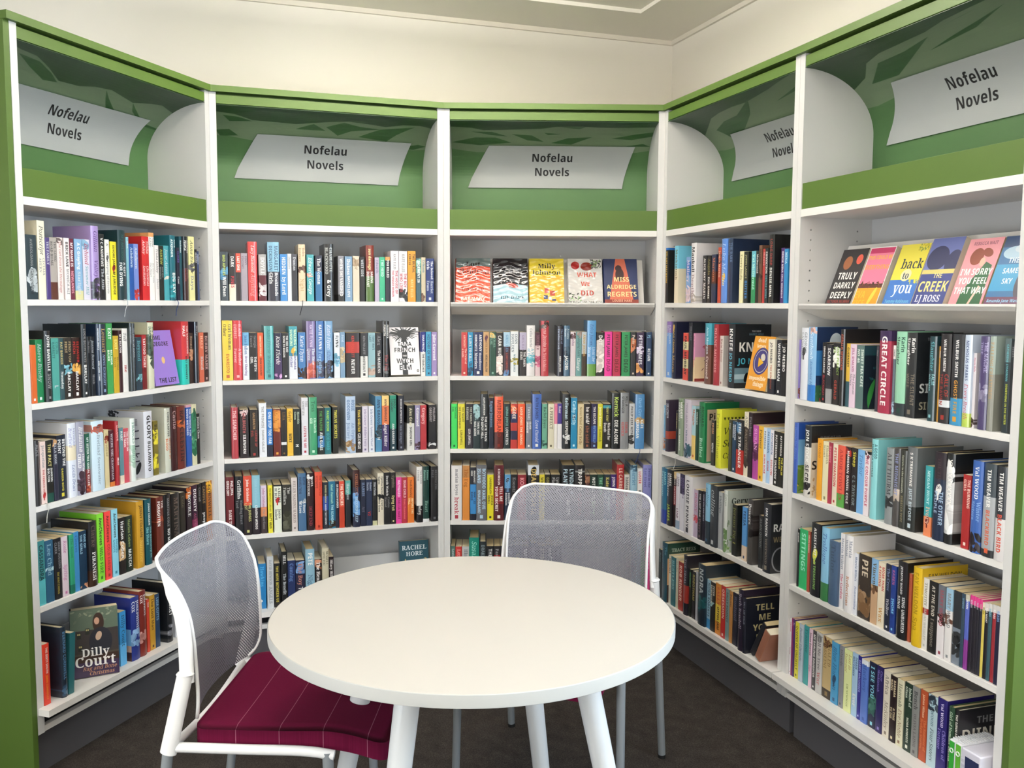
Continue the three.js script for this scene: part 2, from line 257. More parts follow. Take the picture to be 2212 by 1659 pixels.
const ROWS = {
  A1: `
34.3 38.6 187 P 2b3b42|g AVEROLOANG|k ~Gangsters|P b8c0c4 .5 .9
77.4 27.2 231 L efe9d0|k ~Postscript|g _CECELIA AHERN
105.4 16.1 183 P 4a3a78|l _THE FAMILY
122.9 27 185 P a9a29c|d _THE LONG ROAD HOME|B 5a3228 .72 1
152.4 21.4 187 P e6d9d6|a05050 ~The Girl from the Hermitage|P 6a5a58 0 .12
177.5 20.6 187 P eee4e2|k BRICK LANE|g MONICA ALI
198.9 19.4 186 P 6d2a3c|w MY NAME IS|p NEWLANDS
219.8 31.2 187 P 86aed2|w A C Grayling|l _Starlight|B d8d4a0 .85 1
254.1 29.2 188 P d5d2e0|a03048 ~Behind|t ~Summer Hill|P 7ea6c4 0 .2
283.6 31.8 232 H a690c8|503070 ~Gillian|503070 ~Valley View|P 2a2c30 .68 1
325 22.3 210 L 1d1d20|w V C ANDREWS|l _The Attic
349.4 19.8 194 P eeeae0|k ~K|g _The Keeping of Secrets|F k .3
373.4 26.9 189 P e6d935|k EEYORE JAMES|k M J ARLIDGE|F a02020 .45
400.6 35 228 H 16343a|2f5a58 M J ARLIDGE|w A GIFT FOR DYING
445.8 12.2 208 L 7fb4c0|w _Arlott
458.9 22.1 187 P 1f4f9a|l _Ashdown
481.9 23.3 188 P 6f86c8|l _Ashdown|P c04040 .8 1
523.3 34.6 216 L c8282c|w ~Trisha Ashley|w ~Christmas Invitation
559.3 25.4 231 L f2eeea|k ~Trisha Ashley|g ~Written from the Heart|B d99a60 0 .06
586.6 19.1 190 P ece4e2|k ~Trisha Ashley|g ~Heart
606.7 24.2 189 P 1a2420|b0b050 ASKEW|g and the Wonders
631.8 26.5 191 P 49a0aa|l ~Jane Aston|P e8e0d0 .55 .62
658.6 29.4 229 H 14606e|w KATE ATKINSON|w BIG SKY|P 1c8a94 .6 1
699.4 17.3 188 P 1c1a2e|6a5ab0 CLOSED|w _Case
717.7 14.4 229 L 1f4f5c|w _Backman
732.4 24.6 230 H 22262a|w ANXIOUS PEOPLE|a05050 _Fredrik Backman|B 3a2222 .5 1
769.7 33 233 L ece8a8|k ~Anna Barker|g _Days|P 6a6a6a .4 .55
803.7 12.9 188 P 1a1a1c|w ADRIANA
817.8 13 182 P 3a4a72|l _Baldacci`,
  A2: `
33.9 21.4 172 P d9692f|L
55.9 25.9 187 P 1f7d4d|l ~Maeve Binchy|L
82.1 23.2 212 H 1c2022|w JOHN BANVILLE|g SNOW|L
114.5 28 189 P 4d9e94|2a6a66 COLIN BARRETT|l L
143.3 17.9 188 P 2b4a50|c9b070 PAT BARKER|w _Noonday
162.3 32.3 189 P 2a2622|b09a70 FIND YOU FIRST|w BARCLAY|P 7ab4c4 .42 .62|L
195.7 32.3 188 P 2a1712|c0302a ELEVATOR PITCH|w BARCLAY|P e0a850 .42 .62|L
228.3 21.2 229 H 1d2326|g LOOK BOTH WAYS|w BARCLAY|L
259 12.6 189 P 15181c|g _The River
272.4 18.3 188 P 1b1e24|l ~Joanna Barnard|g _Hush
291 12.9 229 H 1b2c44|w _Sebastian Barry|w _Old Gods Time
305.2 27.8 228 H 1a2438|b0905a _Leonard|8aa0c0 _ANNE ENRIGHT|L
343.6 27.5 229 L 3f9a52|w EXIT|w BELINDA BAUER
372.8 24.6 188 P c9a62e|y EXIT|806a20 BELINDA BAUER
398.3 15.5 205 L 3a1d22|w M C BEATON
415.6 24.4 211 L e9e6e2|k ~Tell|a02020 _me
440.3 11.5 229 H 1a2728|g SIMON BECKETT
452.6 15.2 227 H 1c2428|g THE SCENT OF DEATH
478.2 29 180 P 2a3c48|5a9aa4 _Beyond|P 7ab4bc .7 .85
509.1 22.2 187 P a52a2e|w TATTOO THIEF|B 701c20 .6 1
531.6 28.4 229 H cfd0b4|3a5a48 THE IMMORTALISTS|P 3a4a3c .15 .7
708.3 40.7 229 H c93a3e|w THE VANISHING HALF|k BRIT BENNETT|B 2ec4b8 .6 1
760.6 22.4 186 P 3a2822|c0a080 _Bennett|P c08868 .3 .6
783.4 20.4 227 H 20242e|g _Berry
816.1 27 186 P d1694f|f0c0a8 _HALF|l _Blood
844.8 28.9 185 P 3a2020|c0a0a0 _BERRY MARK|L`,
  A3: `
26.5 19.5 196 H 2c2c2c|g ALICE
55.4 21.7 188 P e8cfc8|g _Jacqueline|b03030 THE FRENCH HOUSE|F c03030 .86
78.5 24.9 189 P 23221c|d8cc80 THE PACT|w SHARON BOLTON|B 1a4a40 .85 1
104.1 17.3 189 P 2a2a3c|l _ELLA ROSE|P c09060 0 .12
122.1 35.3 198 L 1b2230|w BEYOND THE POINT|d8c840 DAMIEN BOYD|L
157.7 33.4 231 H dfe3ee|7a7ab0 ~Veronica Bradford|5a6a9a ~Louis Dean|B e8dcc0 .3 .5
192.5 33.1 231 H 9a9aac|w ~Brianna|w _The War CHILD|P 3a2430 .66 1
235.5 19.3 188 P 7a2424|w MY SISTER THE SERIAL KILLER|B 1c5a44 0 .6|P c06040 .8 1
255.6 52.5 225 H cfe4f0|7a8a94 ~Ivy Bretland|8aa0b0 _Sweetwater|P a04838 .05 .2
319.2 19.5 190 P d9c99a|806a40 ~Ivy Bretland|P 8a3020 .1 .24
339.9 20.2 186 P 4a1c26|l _WHERE THE CRAWDADS|B d07838 .92 1
360.5 15.7 213 H a02028|f0c0b8 _ELEANOR|w _MISS
386.2 18.2 188 P 5f8a92|w _PART|B e8d8c0 .85 1
406.1 24.6 183 P c04a58|w THE BODY ON THE TRAIN
431 23.3 214 H dfe6e0|7aa090 _FRANCES BRODY|P a8c4b0 .4 .8
498.1 41.2 230 H dcdce4|k GLORY|k BULAWAYO
551.9 24.9 190 P 7a6c26|k _Burke|P e0d030 .1 .45|P e0d030 .6 .9
603.9 30.8 230 H cfd0c0|k CHRIS CARTER|d06030 WRITTEN IN BLOOD
637.2 32.9 231 H 3a1616|c0a0a0 _Castle
672.2 44.6 229 H 6a2c22|2a1010 RAY CELESTIN|P c05c28 .22 .36
729.8 30.3 228 L 2a56a8|w THE SCHOOL FOR GOOD MOTHERS|B d8a0b0 0 .04
762.3 27.1 227 L dcd8b4|2a5a40 _Chan|P 2f7a58 .05 .9
790.5 19.7 189 P 1c1c1c|w _Jessica Chan`,
  A4: `
28.7 29 196 L 3f8a8c|16363a CASSANDRA|B 57b8c0 .6 1
59.8 31.4 191 P 2a5a78|8ab0c0 _Lee Child|P a8c8d0 .44 .5
92.7 27.7 189 P 1d1c20|g MARY HIGGINS CLARK|b0a040 IM WATCHING
123.3 24.5 188 P d9c8d0|a05080 ~Rosie|c070a0 ~Spring|L
154.6 18.9 187 P 2f9a72|145a40 ~The Secret|B 1c7058 .85 1
174.3 21.5 190 P 3f8ac0|2f5a90 _Cleeves
196.9 30.1 187 P 16324a|9ac0d0 ONE OF THE GIRLS|P c89070 .9 1
229.3 32.8 211 H 1c1a1c|6a5a50 _Clarke|w _PIRANESI|B 3a2418 .75 1
273.5 29.5 226 L 86d83a|k AnnCleeves|3a7a20 WILD FIRE|L
307.2 27.6 226 L ee4a44|5a1414 AnnCleeves|a83030 COLD EARTH|L
339.9 27.8 226 L 8fd2e4|k AnnCleeves|3a8aa0 RAISING GHOSTS|L
369.8 29.6 191 P 241c18|w Harlan Coben|P c8a070 .4 .8
401.2 32 190 P 1c2a20|9aa860 Harlan Coben|w MATCH
448.1 34.9 230 H c9962a|5a3c10 JENNY COLGAN|e8c060 ~Summer
490.4 32 229 H 14505a|w JENNY COLGAN|8ac0c0 The Bookshop on the Shore
548.2 37 225 H 6a2c20|w THE FORGOTTEN|P b05030 .3 .4
587.2 37.9 227 H 151314|g MARTINA COLE|w NO MERCY
627.1 43.9 222 H 1a1612|6a5a50 _MARTINA
683.5 30.4 215 L 2a241c|6a6048 _Cole
720.2 30 227 L 2a1a22|w _TROUBLE|P d07030 0 .2
752.4 31.6 229 L 3a1830|w DIGNITY|c06080 _ALY CONDIE|P 7a2448 .5 1
786.2 22.1 228 L 14100e|g _Conrad
809.4 26.9 230 L 1a1412|a08050 CANDLE|w _people
840.9 32.8 228 L b06a2a|2a1208 _CORNWELL|P e8b030 0 .2`,
  A5: `
26.5 23.4 188 P e2402c|w THE DIRTY SOUTH|f0a020 JOHN CONNOLLY
86.3 22.8 221 H 1f2a38|5a8ab0 BERNARD CORNWELL|P 3a5a78 .8 1
345 29.3 184 P 3f9ad8|2a5a80 _Dilly Court|B 6ac0f8 .6 1
391.3 41.5 218 H 2a3a8a|w _JOSEPHINE COX|P 8ab0d8 .5 .8
433.8 32.1 228 H 7a2a22|w _JOSEPHINE COX|P c08880 .6 .8
476.6 13.7 187 P d4442e|w _Cox
492.5 26.7 195 P c8962a|5a3c10 The Lost Man|L
520.2 23.9 191 P 28405c|8ab4d0 LISA CUTTS
574.9 29.2 216 H 1c1e22|w THE SECRET|P 8a8a90 .7 .9
626.9 30 172 P d8d8de|k WOSNER`,
  B1: `
26.6 28.4 186 P 38424a|c0d060 BAD APPLES|w Will Dean|P 4a8ab0 .3 .6
58.9 24.2 181 P 201c1e|w DARK|c03040 PINES|B e8e2cc .65 1
84 18.1 181 P 2a2022|w LAST ONE|B e0503c 0 .4
102.8 24.4 182 P a39aa4|6a5a6a PENNY VINCENZI
128.8 33.6 226 H d03c3c|w ~Lucy Diamond|f0a0a0 ~Anything
168.1 28.7 179 P 5a1c28|w _DOYLE|B a8a6a4 0 .45|P d8d0d0 .6 .9
201.5 42.9 226 H 2a2838|2a4a6a MARGARET DICKINSON|w _Brooklands Girls|B 86b8d2 0 .5
248.3 27.1 181 P 3f86c8|w HIDDEN|w _by Lord
276.6 15 183 P e2e6ea|g _Dunmore
292.9 20.4 182 P 2a2a32|l _Duncan|B 4a4a54 0 .25
317.4 26.6 220 H e6cfae|a08060 _Helen Dunmore|c0a070 _Night|P 6a4a3c .35 .5
350.1 26.8 182 P 4aa4ac|w ~Edwards|w ~George|P d08070 .4 .5
383.1 25.7 179 P 2f6a9a|w _The Woman|B 2a2c40 0 .35
416.5 36.2 224 H 1c1c1e|c0c4c0 _CHARLOTTE BLACKWOOD|w & Grey
471.9 22.7 179 P 8a8a92|w WHEN SHE VANISHED|B 2a2a2c .85 1
498.9 28.8 178 P 7a9ab8|w _Dukess|w RAPACI LOVE
529.8 25.9 180 P d8cdb8|8a7050 ~Elliot|P a08a70 0 .25
557.4 20.5 177 P 1d1a1a|l WEST SIDE
580.8 31.7 223 H 7a2a1c|f0e0a0 sun damage|w SABINE DURRANT|B 4a6a2c .55 1
617.4 18.1 176 P b9aec4|7a6a90 _Edwards
636.9 22.1 178 P 3fae84|c0f0d8 THE HERD|L
660.7 19.1 179 P 22222e|w YOU KILLED|B d89858 0 .08
682.4 32.3 204 L e8e0e6|g KATE ELLIS|b03040 THE HOUSE OF THE HANGED WOMAN
716.5 33.4 204 L e6e2e6|g KATE ELLIS|b03040 THE BOY WHO LIVED|P 2a2a2a .75 1
752.6 31.8 205 L dc9a2c|2a1c08 THE BURIAL CIRCLE|f0d090 KATE ELLIS
787.1 20.4 177 P 3a5a64|w BASEMENT 26|P 8ac0b0 0 .4
808.4 17.8 180 P c8bca0|3a6a84 _Eriksson|P 6a4a3a .8 1
828 33.2 176 P 1c2f6e|w _The Beloved Girls|l _Harriet Evans|L`,
  B2: `
28 38 230 H e8c93a|3a3010 _Girl Woman Other|c06030 EVARISTO|L
67.5 33.1 230 H cc3038|f0a0a0 ELAINE EVEREST|f0b0b0 _A Mother Forever|L
102.6 23.8 184 P e2e8ee|3a5a90 _Jane Fallon|5a3a80 _Over Sharing|B 6aa8d0 0 .28
128.4 28.4 182 P 1c1a1c|g _Georgia Fancett|w THE FIFTH GIRL
158.4 22.5 182 P e0592c|f8e0c0 SEBASTIAN FAULKS|k SNOW COUNTRY
183.1 35.4 209 H 4ea0a0|2a7070 ~Katie Fforde|2a6a70 ~Wedding|L
220.8 28.8 181 P 231f3c|w ~Katie Fforde|B 3c2454 .55 1|P c090c0 .85 1
251.7 24.5 181 P 1b1c20|w THE RED AND GONE TO EDISON|L
277.8 31.2 207 L e2e4ea|e0f0c0 WALKING ON SUNSHINE|3a3a80 _Giovanna Fletcher|B 3f9aa8 0 .56|F e0b040 .46
312.3 28.5 183 P 3f78b4|w ~Katie Flynn|P 3a2420 .75 1
344 34.4 227 H 7a6a9a|d0c0e0 KATIE FLYNN|l _The Rose Queen|P c05848 .68 1
381.7 30 227 H 3f70b0|w KATIE FLYNN|9ac0e0 _Forgotten|P 4a4a60 .68 1
415.1 31 227 H 7aa4cc|e0e0f0 ~Katie Flynn|5a6aa0 ~Christmas|P 1c1c20 .68 1
452.3 22.8 181 P dfe4ea|k FLYNN|3a6a90 _cello|P 7ab0c8 .45 .75
476.8 18.7 184 P 7a9ab8|c0d0e0 _Ford|P c0b090 .3 .7
499.7 53.4 180 P 2a2426|c8382c KEN FOLLETT|w NEVER|B b03024 .2 .45
557 29.3 179 P e0e0dc|g KEN FOLLETT|k WHITEOUT|B 24262a 0 .52|L
588.9 27.7 180 P 8fb4bc|3a5a64 TORY RAYS LAST|P b8a090 .7 1
618.3 25.7 179 P 1c1c20|g _Alex|w _The MAIDENS
647.3 25.3 226 H 17181a|w FREDERICK FORSYTH|a03030 _The Fox|P 5a5a5c .8 .95
805.4 18.9 182 P e8e6e2|w TANA FRENCH|k THE SEARCHER|B 1c2478 0 .45
826 22.5 183 P 3f9ac0|1c3a5a HISTORY OF WOLVES|L
850.4 22.6 182 P 9a86b8|w _Julie Garwood|L`,
  B3: `
54.4 25 200 H b03a44|f0c0c0 THE SEARCHER
86.5 32 189 P 241a1e|c06060 GALBRAITH|w SILKWORM|P d8c0c0 0 .14
124.5 29.4 188 P 241c18|b89060 GALBRAITH|b03a34 CAREER OF EVIL|L
158.7 27.9 213 L e6e8ee|g THE PROMISE|g DAMON GALGUT
188.2 21.1 189 P 2a74c0|w ONE STEP TOO FAR|B 1c2438 .75 1
212.2 28.2 188 P 6a241c|e0a040 _Gardner|P d08030 0 .5|L
242.5 20.5 186 P 1c1818|8a6a30 _LISA|B e8e8e8 .7 .76|L
265.4 22.7 188 P e8b83a|6a4a10 _Gayle|k MIKE
290.2 25.3 186 P 18221e|c0d0b8 _Meredith Glenn|w H
321.3 25.8 230 L e2e0e6|g TESS GERRITSEN|b02838 LISTEN TO ME|L
349.9 30.5 231 H 3f9a6e|1c6a48 _Tess|d0f0d8 _Elizabeth Gill|L
383.5 26.5 186 P 14201c|5aa84c THE TRAITOR|w AVA GLASS|B 3a7ab0 .6 .85|F k .68
411.7 24.5 187 P 1f6a70|a8d850 PANIC ROOM|3a9aa0 GODDARD
443.5 22.1 188 P 1c1c14|e0d850 TWELVE SECRETS
494.3 39 231 H b4c8e0|5a7aa8 ROSIE GOODWIN|7a90b8 _An Orphans Journey|P a08058 .76 1
535.9 25.1 186 P 1c1816|e8cc50 TIME SHELTER|w _GEORGI
561.8 23.4 188 P d6cfdc|8a7aa0 _Iris Gower|7a6a94 _Fiddlers Ferry|L
587.8 23.1 188 P dcdfe8|7a8aa8 _Iris Gower|8a90b0 _Spinners Wharf|L
615.3 25.4 228 L 4f8ab0|1c2c44 ANN GRANGER|w H|P 2a3c48 .5 .8
642.5 28.6 229 L d87848|3a1c20 ANN GRANGER|w _Angel Killer|B f0cc80 0 .18|B 3a2a60 .52 1
675.5 25.7 229 L 2a8a70|14282c DEADLY COMPANY|w ANN GRANGER|B 1c3a44 .6 1|L
709.2 23.6 228 L 1c1e2c|w _MURDERS APPRENTICE|8a90a0 _Ann Granger|L
745.7 30.5 186 P 24241f|d8d0b0 Alex Gray|k SHADOW GIRL|B d8d8d4 .4 1
778.9 21.6 186 P 8f86a8|w _Grimwood|P 4a2c3a .8 1
802.3 25.3 185 P b03038|f0c0c0 _Gregory
836.7 31.4 186 P 1c181a|b0a8a8 PHILIPPA GREGORY|P c8c8c8 .85 .97`,
  B4: `
28.2 30.6 233 H 6a1c22|w PHILIPPA GREGORY|w _DARK TIDES|B 2a1216 .8 1
63.2 30 234 H 1c1c20|w _Griffiths|g _Bleeding Heart Yard|L
94.4 31 234 H 2a2022|w _John Grisham|d0d080 THE JUDGES LIST|B d85038 0 .5|L
126.6 30 235 H 2a2028|9ac8d8 _John Grisham|w CAMINO WINDS|B 8ac0d0 0 .55
158.7 23.2 191 P 3a2c2c|9a5070 _John Grisham|g _The Guardians|B d8c8d8 0 .45|B e09060 .45 .65
186.4 17.6 191 P e8dc3a|4a4410 _THE MIDNIGHT LIBRARY|k MATT HAIG
209.4 28.8 191 P e6ead8|k _A KEEPER OF BEES|k _Janice Hallett|B 1c1c1c 0 .03|F c02020 .32
242.3 33.5 190 P 2a2822|d8d8d0 _The Familiars|P 4a4a3a .5 1
277.5 22.5 216 L d8cdc8|8a7a74 _HELEN NADINE HARRIS|L
302.9 30.9 233 H 4a6f94|2a3c58 RUTH HAMILTON|w _A Story of Love|P c0c8d0 .44 .52
337.2 26.9 232 H 2a1418|w _SANTA MONTEFIORE|a04050 _DEEP END|P d8d8d8 .02 .1
368.7 28.3 235 H e0553c|a82c20 THE VANISHED MIDWIFE|L
400.5 21.7 190 P 1c2230|d8d090 SOPHIE HANNAH|w HAVENT THEY GROWN|B 2a4a9a .3 .6
423.5 26.5 192 P 1f6a8c|a8d8c0 Mari Hannah|c0e8f0 THE SCANDAL|P 3a2a20 .82 1
450.8 14.1 191 P 1c1c30|w AN ENGLISH MURDER
465.4 21.1 191 P d8503a|f8f0e0 THE MERCIES|B c04028 .55 1
490.4 21.2 192 P 20242a|l _Hargrave|B 5aa8a0 0 .3
519.8 28.2 234 H 2a3048|b07050 _CHARLOTTE|c8e0f0 _SECOND SLEEP|B 3a1c1c 0 .3|P 6aa0d8 .35 .85
551.5 21.8 192 P 1c2238|8aa0c0 _HARRIS|6a6a7a _Act
575 24.5 191 P 24304c|c0c8d8 _Robert Harris|d83a34 V2
601.3 18 190 P 1d1d1f|l _Harrison|B c8c8a0 .9 1
622 24.7 214 L e0d8c4|k Cynthia Harrod Eagles|k Cruel as the Grave|P 1c1c1c .4 .55
648.1 26.6 216 L 1c1c1e|w _Death Watch|8a8a8a _Cynthia Harrod
676 20.9 215 L 1e1a18|8a8070 Cynthia|e8dc9a Dying Fall|L
697.9 23.3 194 P e0489a|f8d8e8 WEYWARD|8a1450 EMILIA HART
722 23.4 192 P b03040|f0d0d0 DEAR CHILD|f08080 _Romy Hausmann
746.3 27.1 192 P e0782c|5a2408 _Noah Hawley|f8e0b0 BEFORE THE FALL
783.3 24.9 234 H e8e6e2|g _THE GOOD FATHER|w _Hawley|B 1c1c20 .7 1
810.5 25.9 234 H 143a34|a8d8c8 ~Vanessa Hannam|8ab0a0 _Heart|B e8e8e8 .94 1
843.8 29.9 232 H 1c1c1e|6a6a70 _BEYOND THE PALE|L`,
  B5: `
145.4 28.3 182 P 1f78b4|5ab0e0 _Hawkins
177.5 25.1 211 H c8ccd0|8a9098 _DAVID HEWSON|8a9098 _ANGELS
205.6 22.3 179 P 1c1a18|d8c850 THE WIFE BETWEEN US
233.2 22.7 226 H 1a1a1a|w _HILL|l _The Benefit
257.9 29.6 186 P 1c2c5a|6a8ac0 _Coming
289.4 35.8 184 P 22203a|c08070 _The Boy|w TAN|P 6a90c0 0 .3
327.7 35.2 228 H 8fb8cc|w PETE|5a7a94 _Nights
364.4 27.5 182 P 221c1c|w _The Henry|P c08060 0 .25
393.1 26 228 H cfc8ae|6a6450 _BE SAFE I LOVE YOU
420.5 19.7 188 P 241418|w _Hilary Hill`,
  C2: `
72.3 24.2 180 P c23a3c|f0c0b0 ANTHONY|f0d0c0 _The Twist of a Knife|L
98.6 21.2 181 P 2a8ab8|w _A LINE TO KILL|P 1c4a6a .7 1
123.3 36.6 182 P 1c2a58|w ANTHONY HOROWITZ|w _Moonflower Murders|L
163.3 24.2 182 P c49a6c|6a4828 _BLUE STILTON|k MIKE HOLLOW|F 5a2c50 .13
189.2 26 182 P 1f4a3c|8ab0a0 _MICHAEL HULME|L|P d8b060 0 .14
216.9 26.8 179 P 1e1c1c|w CARA HUNTER|P e8d8d0 .5 1
246.7 27.7 182 P 3a2430|5a90b8 _GREG ILES|c05038 _LOST ORPHAN|B a8c8dc 0 .33|P 5a80b0 .85 1
275.6 32.4 185 P e4e8ea|4a5a6a _CONN IGGULDEN|2a5a6a _WAR OF ROSES|P b0a040 .6 .75
313.1 28.1 181 P 262426|8a7a9a _GREG ILES|w THE TAKEN STATE|B b8b0c8 0 .4
342.2 33.6 210 H ece8e8|8a8a90 _Celia Imrie|6aa8b8 _A Nice Cup of Tea|P 5ab0c0 .55 .75
378 20.9 181 P e0c8cc|8a5a6a _MOTHER|B 4a2030 0 .3|P c06080 .5 .8
401.4 31.5 229 H b83a44|f0d0d0 ~Anna Jacobs|e8b0b0 _In Yorkshire|P 3a2420 0 .14
467.9 26 208 H 1c1c2c|8a9ab8 _The Cost of Paradise Creek|w ANNA JACOBS
495.6 25.2 210 H 4a6a84|c0d0d8 _A Valley Secret|w JACOBS|P 2a4458 .4 .7
524 22.2 185 P e0d4d8|8a6a8a _Trisha|P 4a2c28 0 .16
547.6 23.1 185 P 6a9a9a|2a4a4c ~Changing Lara|w ~Change|P a08a80 0 .16
571.5 20.5 184 P b8c0c4|c09850 ANNA JACOBS|B 3a2c20 .5 1
593.7 35.9 231 H 5a9ad0|1c3a78 ~Erica James|d8e8f8 ~Until the Storm|B 6aa048 .78 1
633.2 32.1 182 P 221c1e|w DOT|P e8dcd8 .1 .95
667 30.9 185 P e83a9a|2a0c1c PETER JAMES|8a1450 DEAD
701.3 32.6 185 P b02a4a|4a0c18 PETER JAMES|6a1020 DEAD
738.2 35.2 184 P 2a8a54|0c2c18 PETER JAMES|0c3c20 DEAD
775.9 22.3 184 P 24282c|e0d0c0 _Peter|P c07048 .1 .5|L
800.4 30.5 183 P 3a2a48|e8e8f0 PETER JAMES|P d8c8e0 .3 .5|P e0a060 .7 .95
841.2 21.5 184 P 1f3a5c|8ac0d8 _PJ|w RETURN|L`,
  C3: `
30.3 24.8 188 P 3ad05c|145a28 INVISIBLE GIRL|L
57.3 29.1 188 P ddd23c|5a5410 THE NIGHT SHE DISAPPEARED|5a5410 LISA JEWELL
90.2 30 187 P 26222c|c0c4b0 THE FAMILY REMAINS|w LISA JEWELL
121.4 28.7 188 P 223438|a8c8c8 JEWELL|w THEN SHE WAS GONE|P 9ac0c4 0 .35
150.6 32.5 230 H 181c22|w ALAN JOHNSON|w THE LATE TRAIN TO GIPSY HILL
186.9 19.7 213 L 1c2436|8ab0d0 _Ragnar Jonasson|B 2a1424 0 .15
210.4 35.5 219 H f0603c|8a2414 MIRRORLAND|B 5a1c18 .68 1|L
249.5 24.9 188 P 18262a|8ac0b4 LINDA JOYCE|w LOYALTIES
277.4 27.9 188 P c03a34|f0e0d0 SADIE|B 2a2c58 .22 .42|B 2a2848 .6 .8|P e87848 0 .2
307.4 29.6 188 P f0592a|f8e0c8 SADIE JONES|f8e0c8 THE SNAKES
341.4 24.1 188 P 7a7f8c|l TAYARI|w SILVER SPARROW|L
368 36.9 230 H 3f66b8|1c2c60 RUTH JONES|w ~Love Untold|L
408.8 21.9 188 P 6aa890|1c4a3c _Rachel Joyce|P 2a5a50 .8 .95
433.7 25.4 188 P e2dcc4|6a6450 _A PERFECT|L
460 12.9 190 P f0ece8|d05080 _Kane|B e080a0 0 .45
473.7 18.1 190 P eceaec|w _Kaur|B 4a3a8a 0 .45
493.7 32.2 230 H 14181e|c8e0ec Kellerman|w SERPENTINE|P e8e8e8 .72 .85
528.8 26.7 214 L 1f8ab8|d0f0f8 _Cathy Kelly|F 0c2c4a .37|L
558.1 25 188 P d8c8a0|8a7040 _Never Mind|8a6a40 _Cathy Kelly
584.4 28.9 188 P 241c1c|w he said/|9a5a40 she said|L
615.4 25.9 189 P 2a2448|w THE ESCAPE|8ab0e0 RUTH KELLY|B 24408a .5 .85|L
641.7 20.3 188 P d4cf34|f8f4c0 _Jessie Keane|7a7810 _Kennish
664.2 33.2 189 P 1c1a14|d8d070 TONY KENT|w Marked for Death|B 3a98a8 .03 .1|L
700.2 35.3 234 H 14181a|c0d860 Kernick|w DIE ALONE
736.4 33.6 236 H 8a8c90|2a2c30 KILL A STRANGER|c05050 SIMON KERNICK
773 24.2 190 P d0d0d0|3a3a3c PHILIP KERR|2a2a2a METROPOLIS|P 2a2a2a .7 .9
798.5 38 230 H 4f8ac0|8ac0e8 ~Dark Grey|w KATE KERRIGAN|P b08a50 .4 .55`,
  C4: `
30.3 43.8 234 H e6e2e0|6a6a70 _marian keyes|b03a48 _break|L
76.5 29.7 232 L d98a3a|a05c18 _The Fog|B b88048 0 .22
109.2 25 225 L 1c1c2a|e8e8e0 MARGARET KIRK|101c34 WHAT LIES BURIED|B 3a88c8 .32 .88|L
135.1 42.6 236 H 6a6a70|b8d8ec BOYHOOD ISLAND|b8d8ec KARL OVE KNAUSGAARD|L
179.9 27.6 193 P e8dc2a|4a4408 UNDERNEATH|2a2408 JESSICA KNOLL|L
209.2 40.1 235 H 5a1a22|f0e8e8 KOOMSON|w TELL ME YOUR SECRET|B 8a2024 .4 .7|L
253.3 25 194 P 22304a|8ab8e0 LONDON|w DOROTHY KOOMSON|B 5a98c8 0 .3|F k .12
279.2 27.7 194 P 16141a|g _Koontz
308.5 35.4 193 P 8a2430|e8a0a8 KOOMSON|L
351.4 45.8 235 H 221e22|d8b868 DEAN KOONTZ|B dce2ec 0 .18|F k .1
399.4 22.1 194 P e0d040|2a2808 _Where we end
423.2 22.1 194 P 2a2818|b0a860 GOOD ME
447.8 39 194 P 1c1c1e|b8b8b8 Lynda La Plante
493.1 55.4 235 H 181c22|c0d8e4 LYNDA LA PLANTE|w TRAPPED
549.3 40.3 235 H 1c1a1c|w TRAPPED|a04040 _CAMILLA|B 8a8c8c .1 .13
590.9 21.3 194 P 3a1c20|8a5a50 _Lackberg|P a07050 0 .2
613 30.8 194 P 142c24|w NOT A LIAR|9ac890 _Kerry
644.7 26.5 194 P 1c4434|8ad0a8 THE GIFT
672.5 27.8 194 P 1c2c38|e8d870 _Kate|c8e8f0 AN UNWANTED GUEST|B 2a5a78 .4 1
700.8 23.5 194 P 3a1f6a|w JOHN le CARRE|L
724.5 30.3 237 H b02a2c|f0d0c0 LE CARRE|6a1014 A LEGACY
756.9 23.1 194 P d8d4cc|1c1c1c _hidden you|F c02020 .4
781.7 28.7 235 H 9ac0d4|5a8ab0 _Harriet|P 3a5a70 0 .12
812.1 22.2 220 L ece8e4|d03038 LUSTER|3a3a3a RAVEN LEILANI
836 35.2 236 H 8a8cc8|4a4a8a _Peril in the Last Street|P 2a2424 .78 1`,
  C5: `
27.7 18.1 194 P 4a6a60|l _Lewis
47.1 26.8 191 P c83a34|f0a0a0 _Lette
75.1 29.4 191 P c4c4c4|7a7a80 _Illness
105.1 41.4 231 H 1a8a78|a8e8d8 ~Susan L
149.5 26.3 214 H 2a3236|8a9aa0 DRAKE
178.4 29.8 193 P 1a1a1e|w THE COLD
210 26 193 P 2a2628|b8b8b8 _Past|B a02828 .2 .3
236.8 26.4 193 P 1c1e28|w LYTTON
264.9 28.6 193 P 24202a|l LUDLUM
295.2 29.5 196 L 1c2430|c0b060 LUDLUM
326.4 32.1 193 P 301c20|w MACKAY
359.8 32.9 208 H 20242c|g MANTEL
394.9 33 193 P 2c2a28|c0b8a0 MARKLUND
429.6 33 196 L 1c2c2c|w MARSONS
464.4 33 192 P 22242e|g MARTIN
814.7 17.4 229 L 9ac0dc|5a80a8 _May
833.1 15.7 193 P 2aa04a|0c3c18 SOVEREIGNTY|L
849.7 23.1 193 P d83a86|f0a0c8 KILLING EVE`,
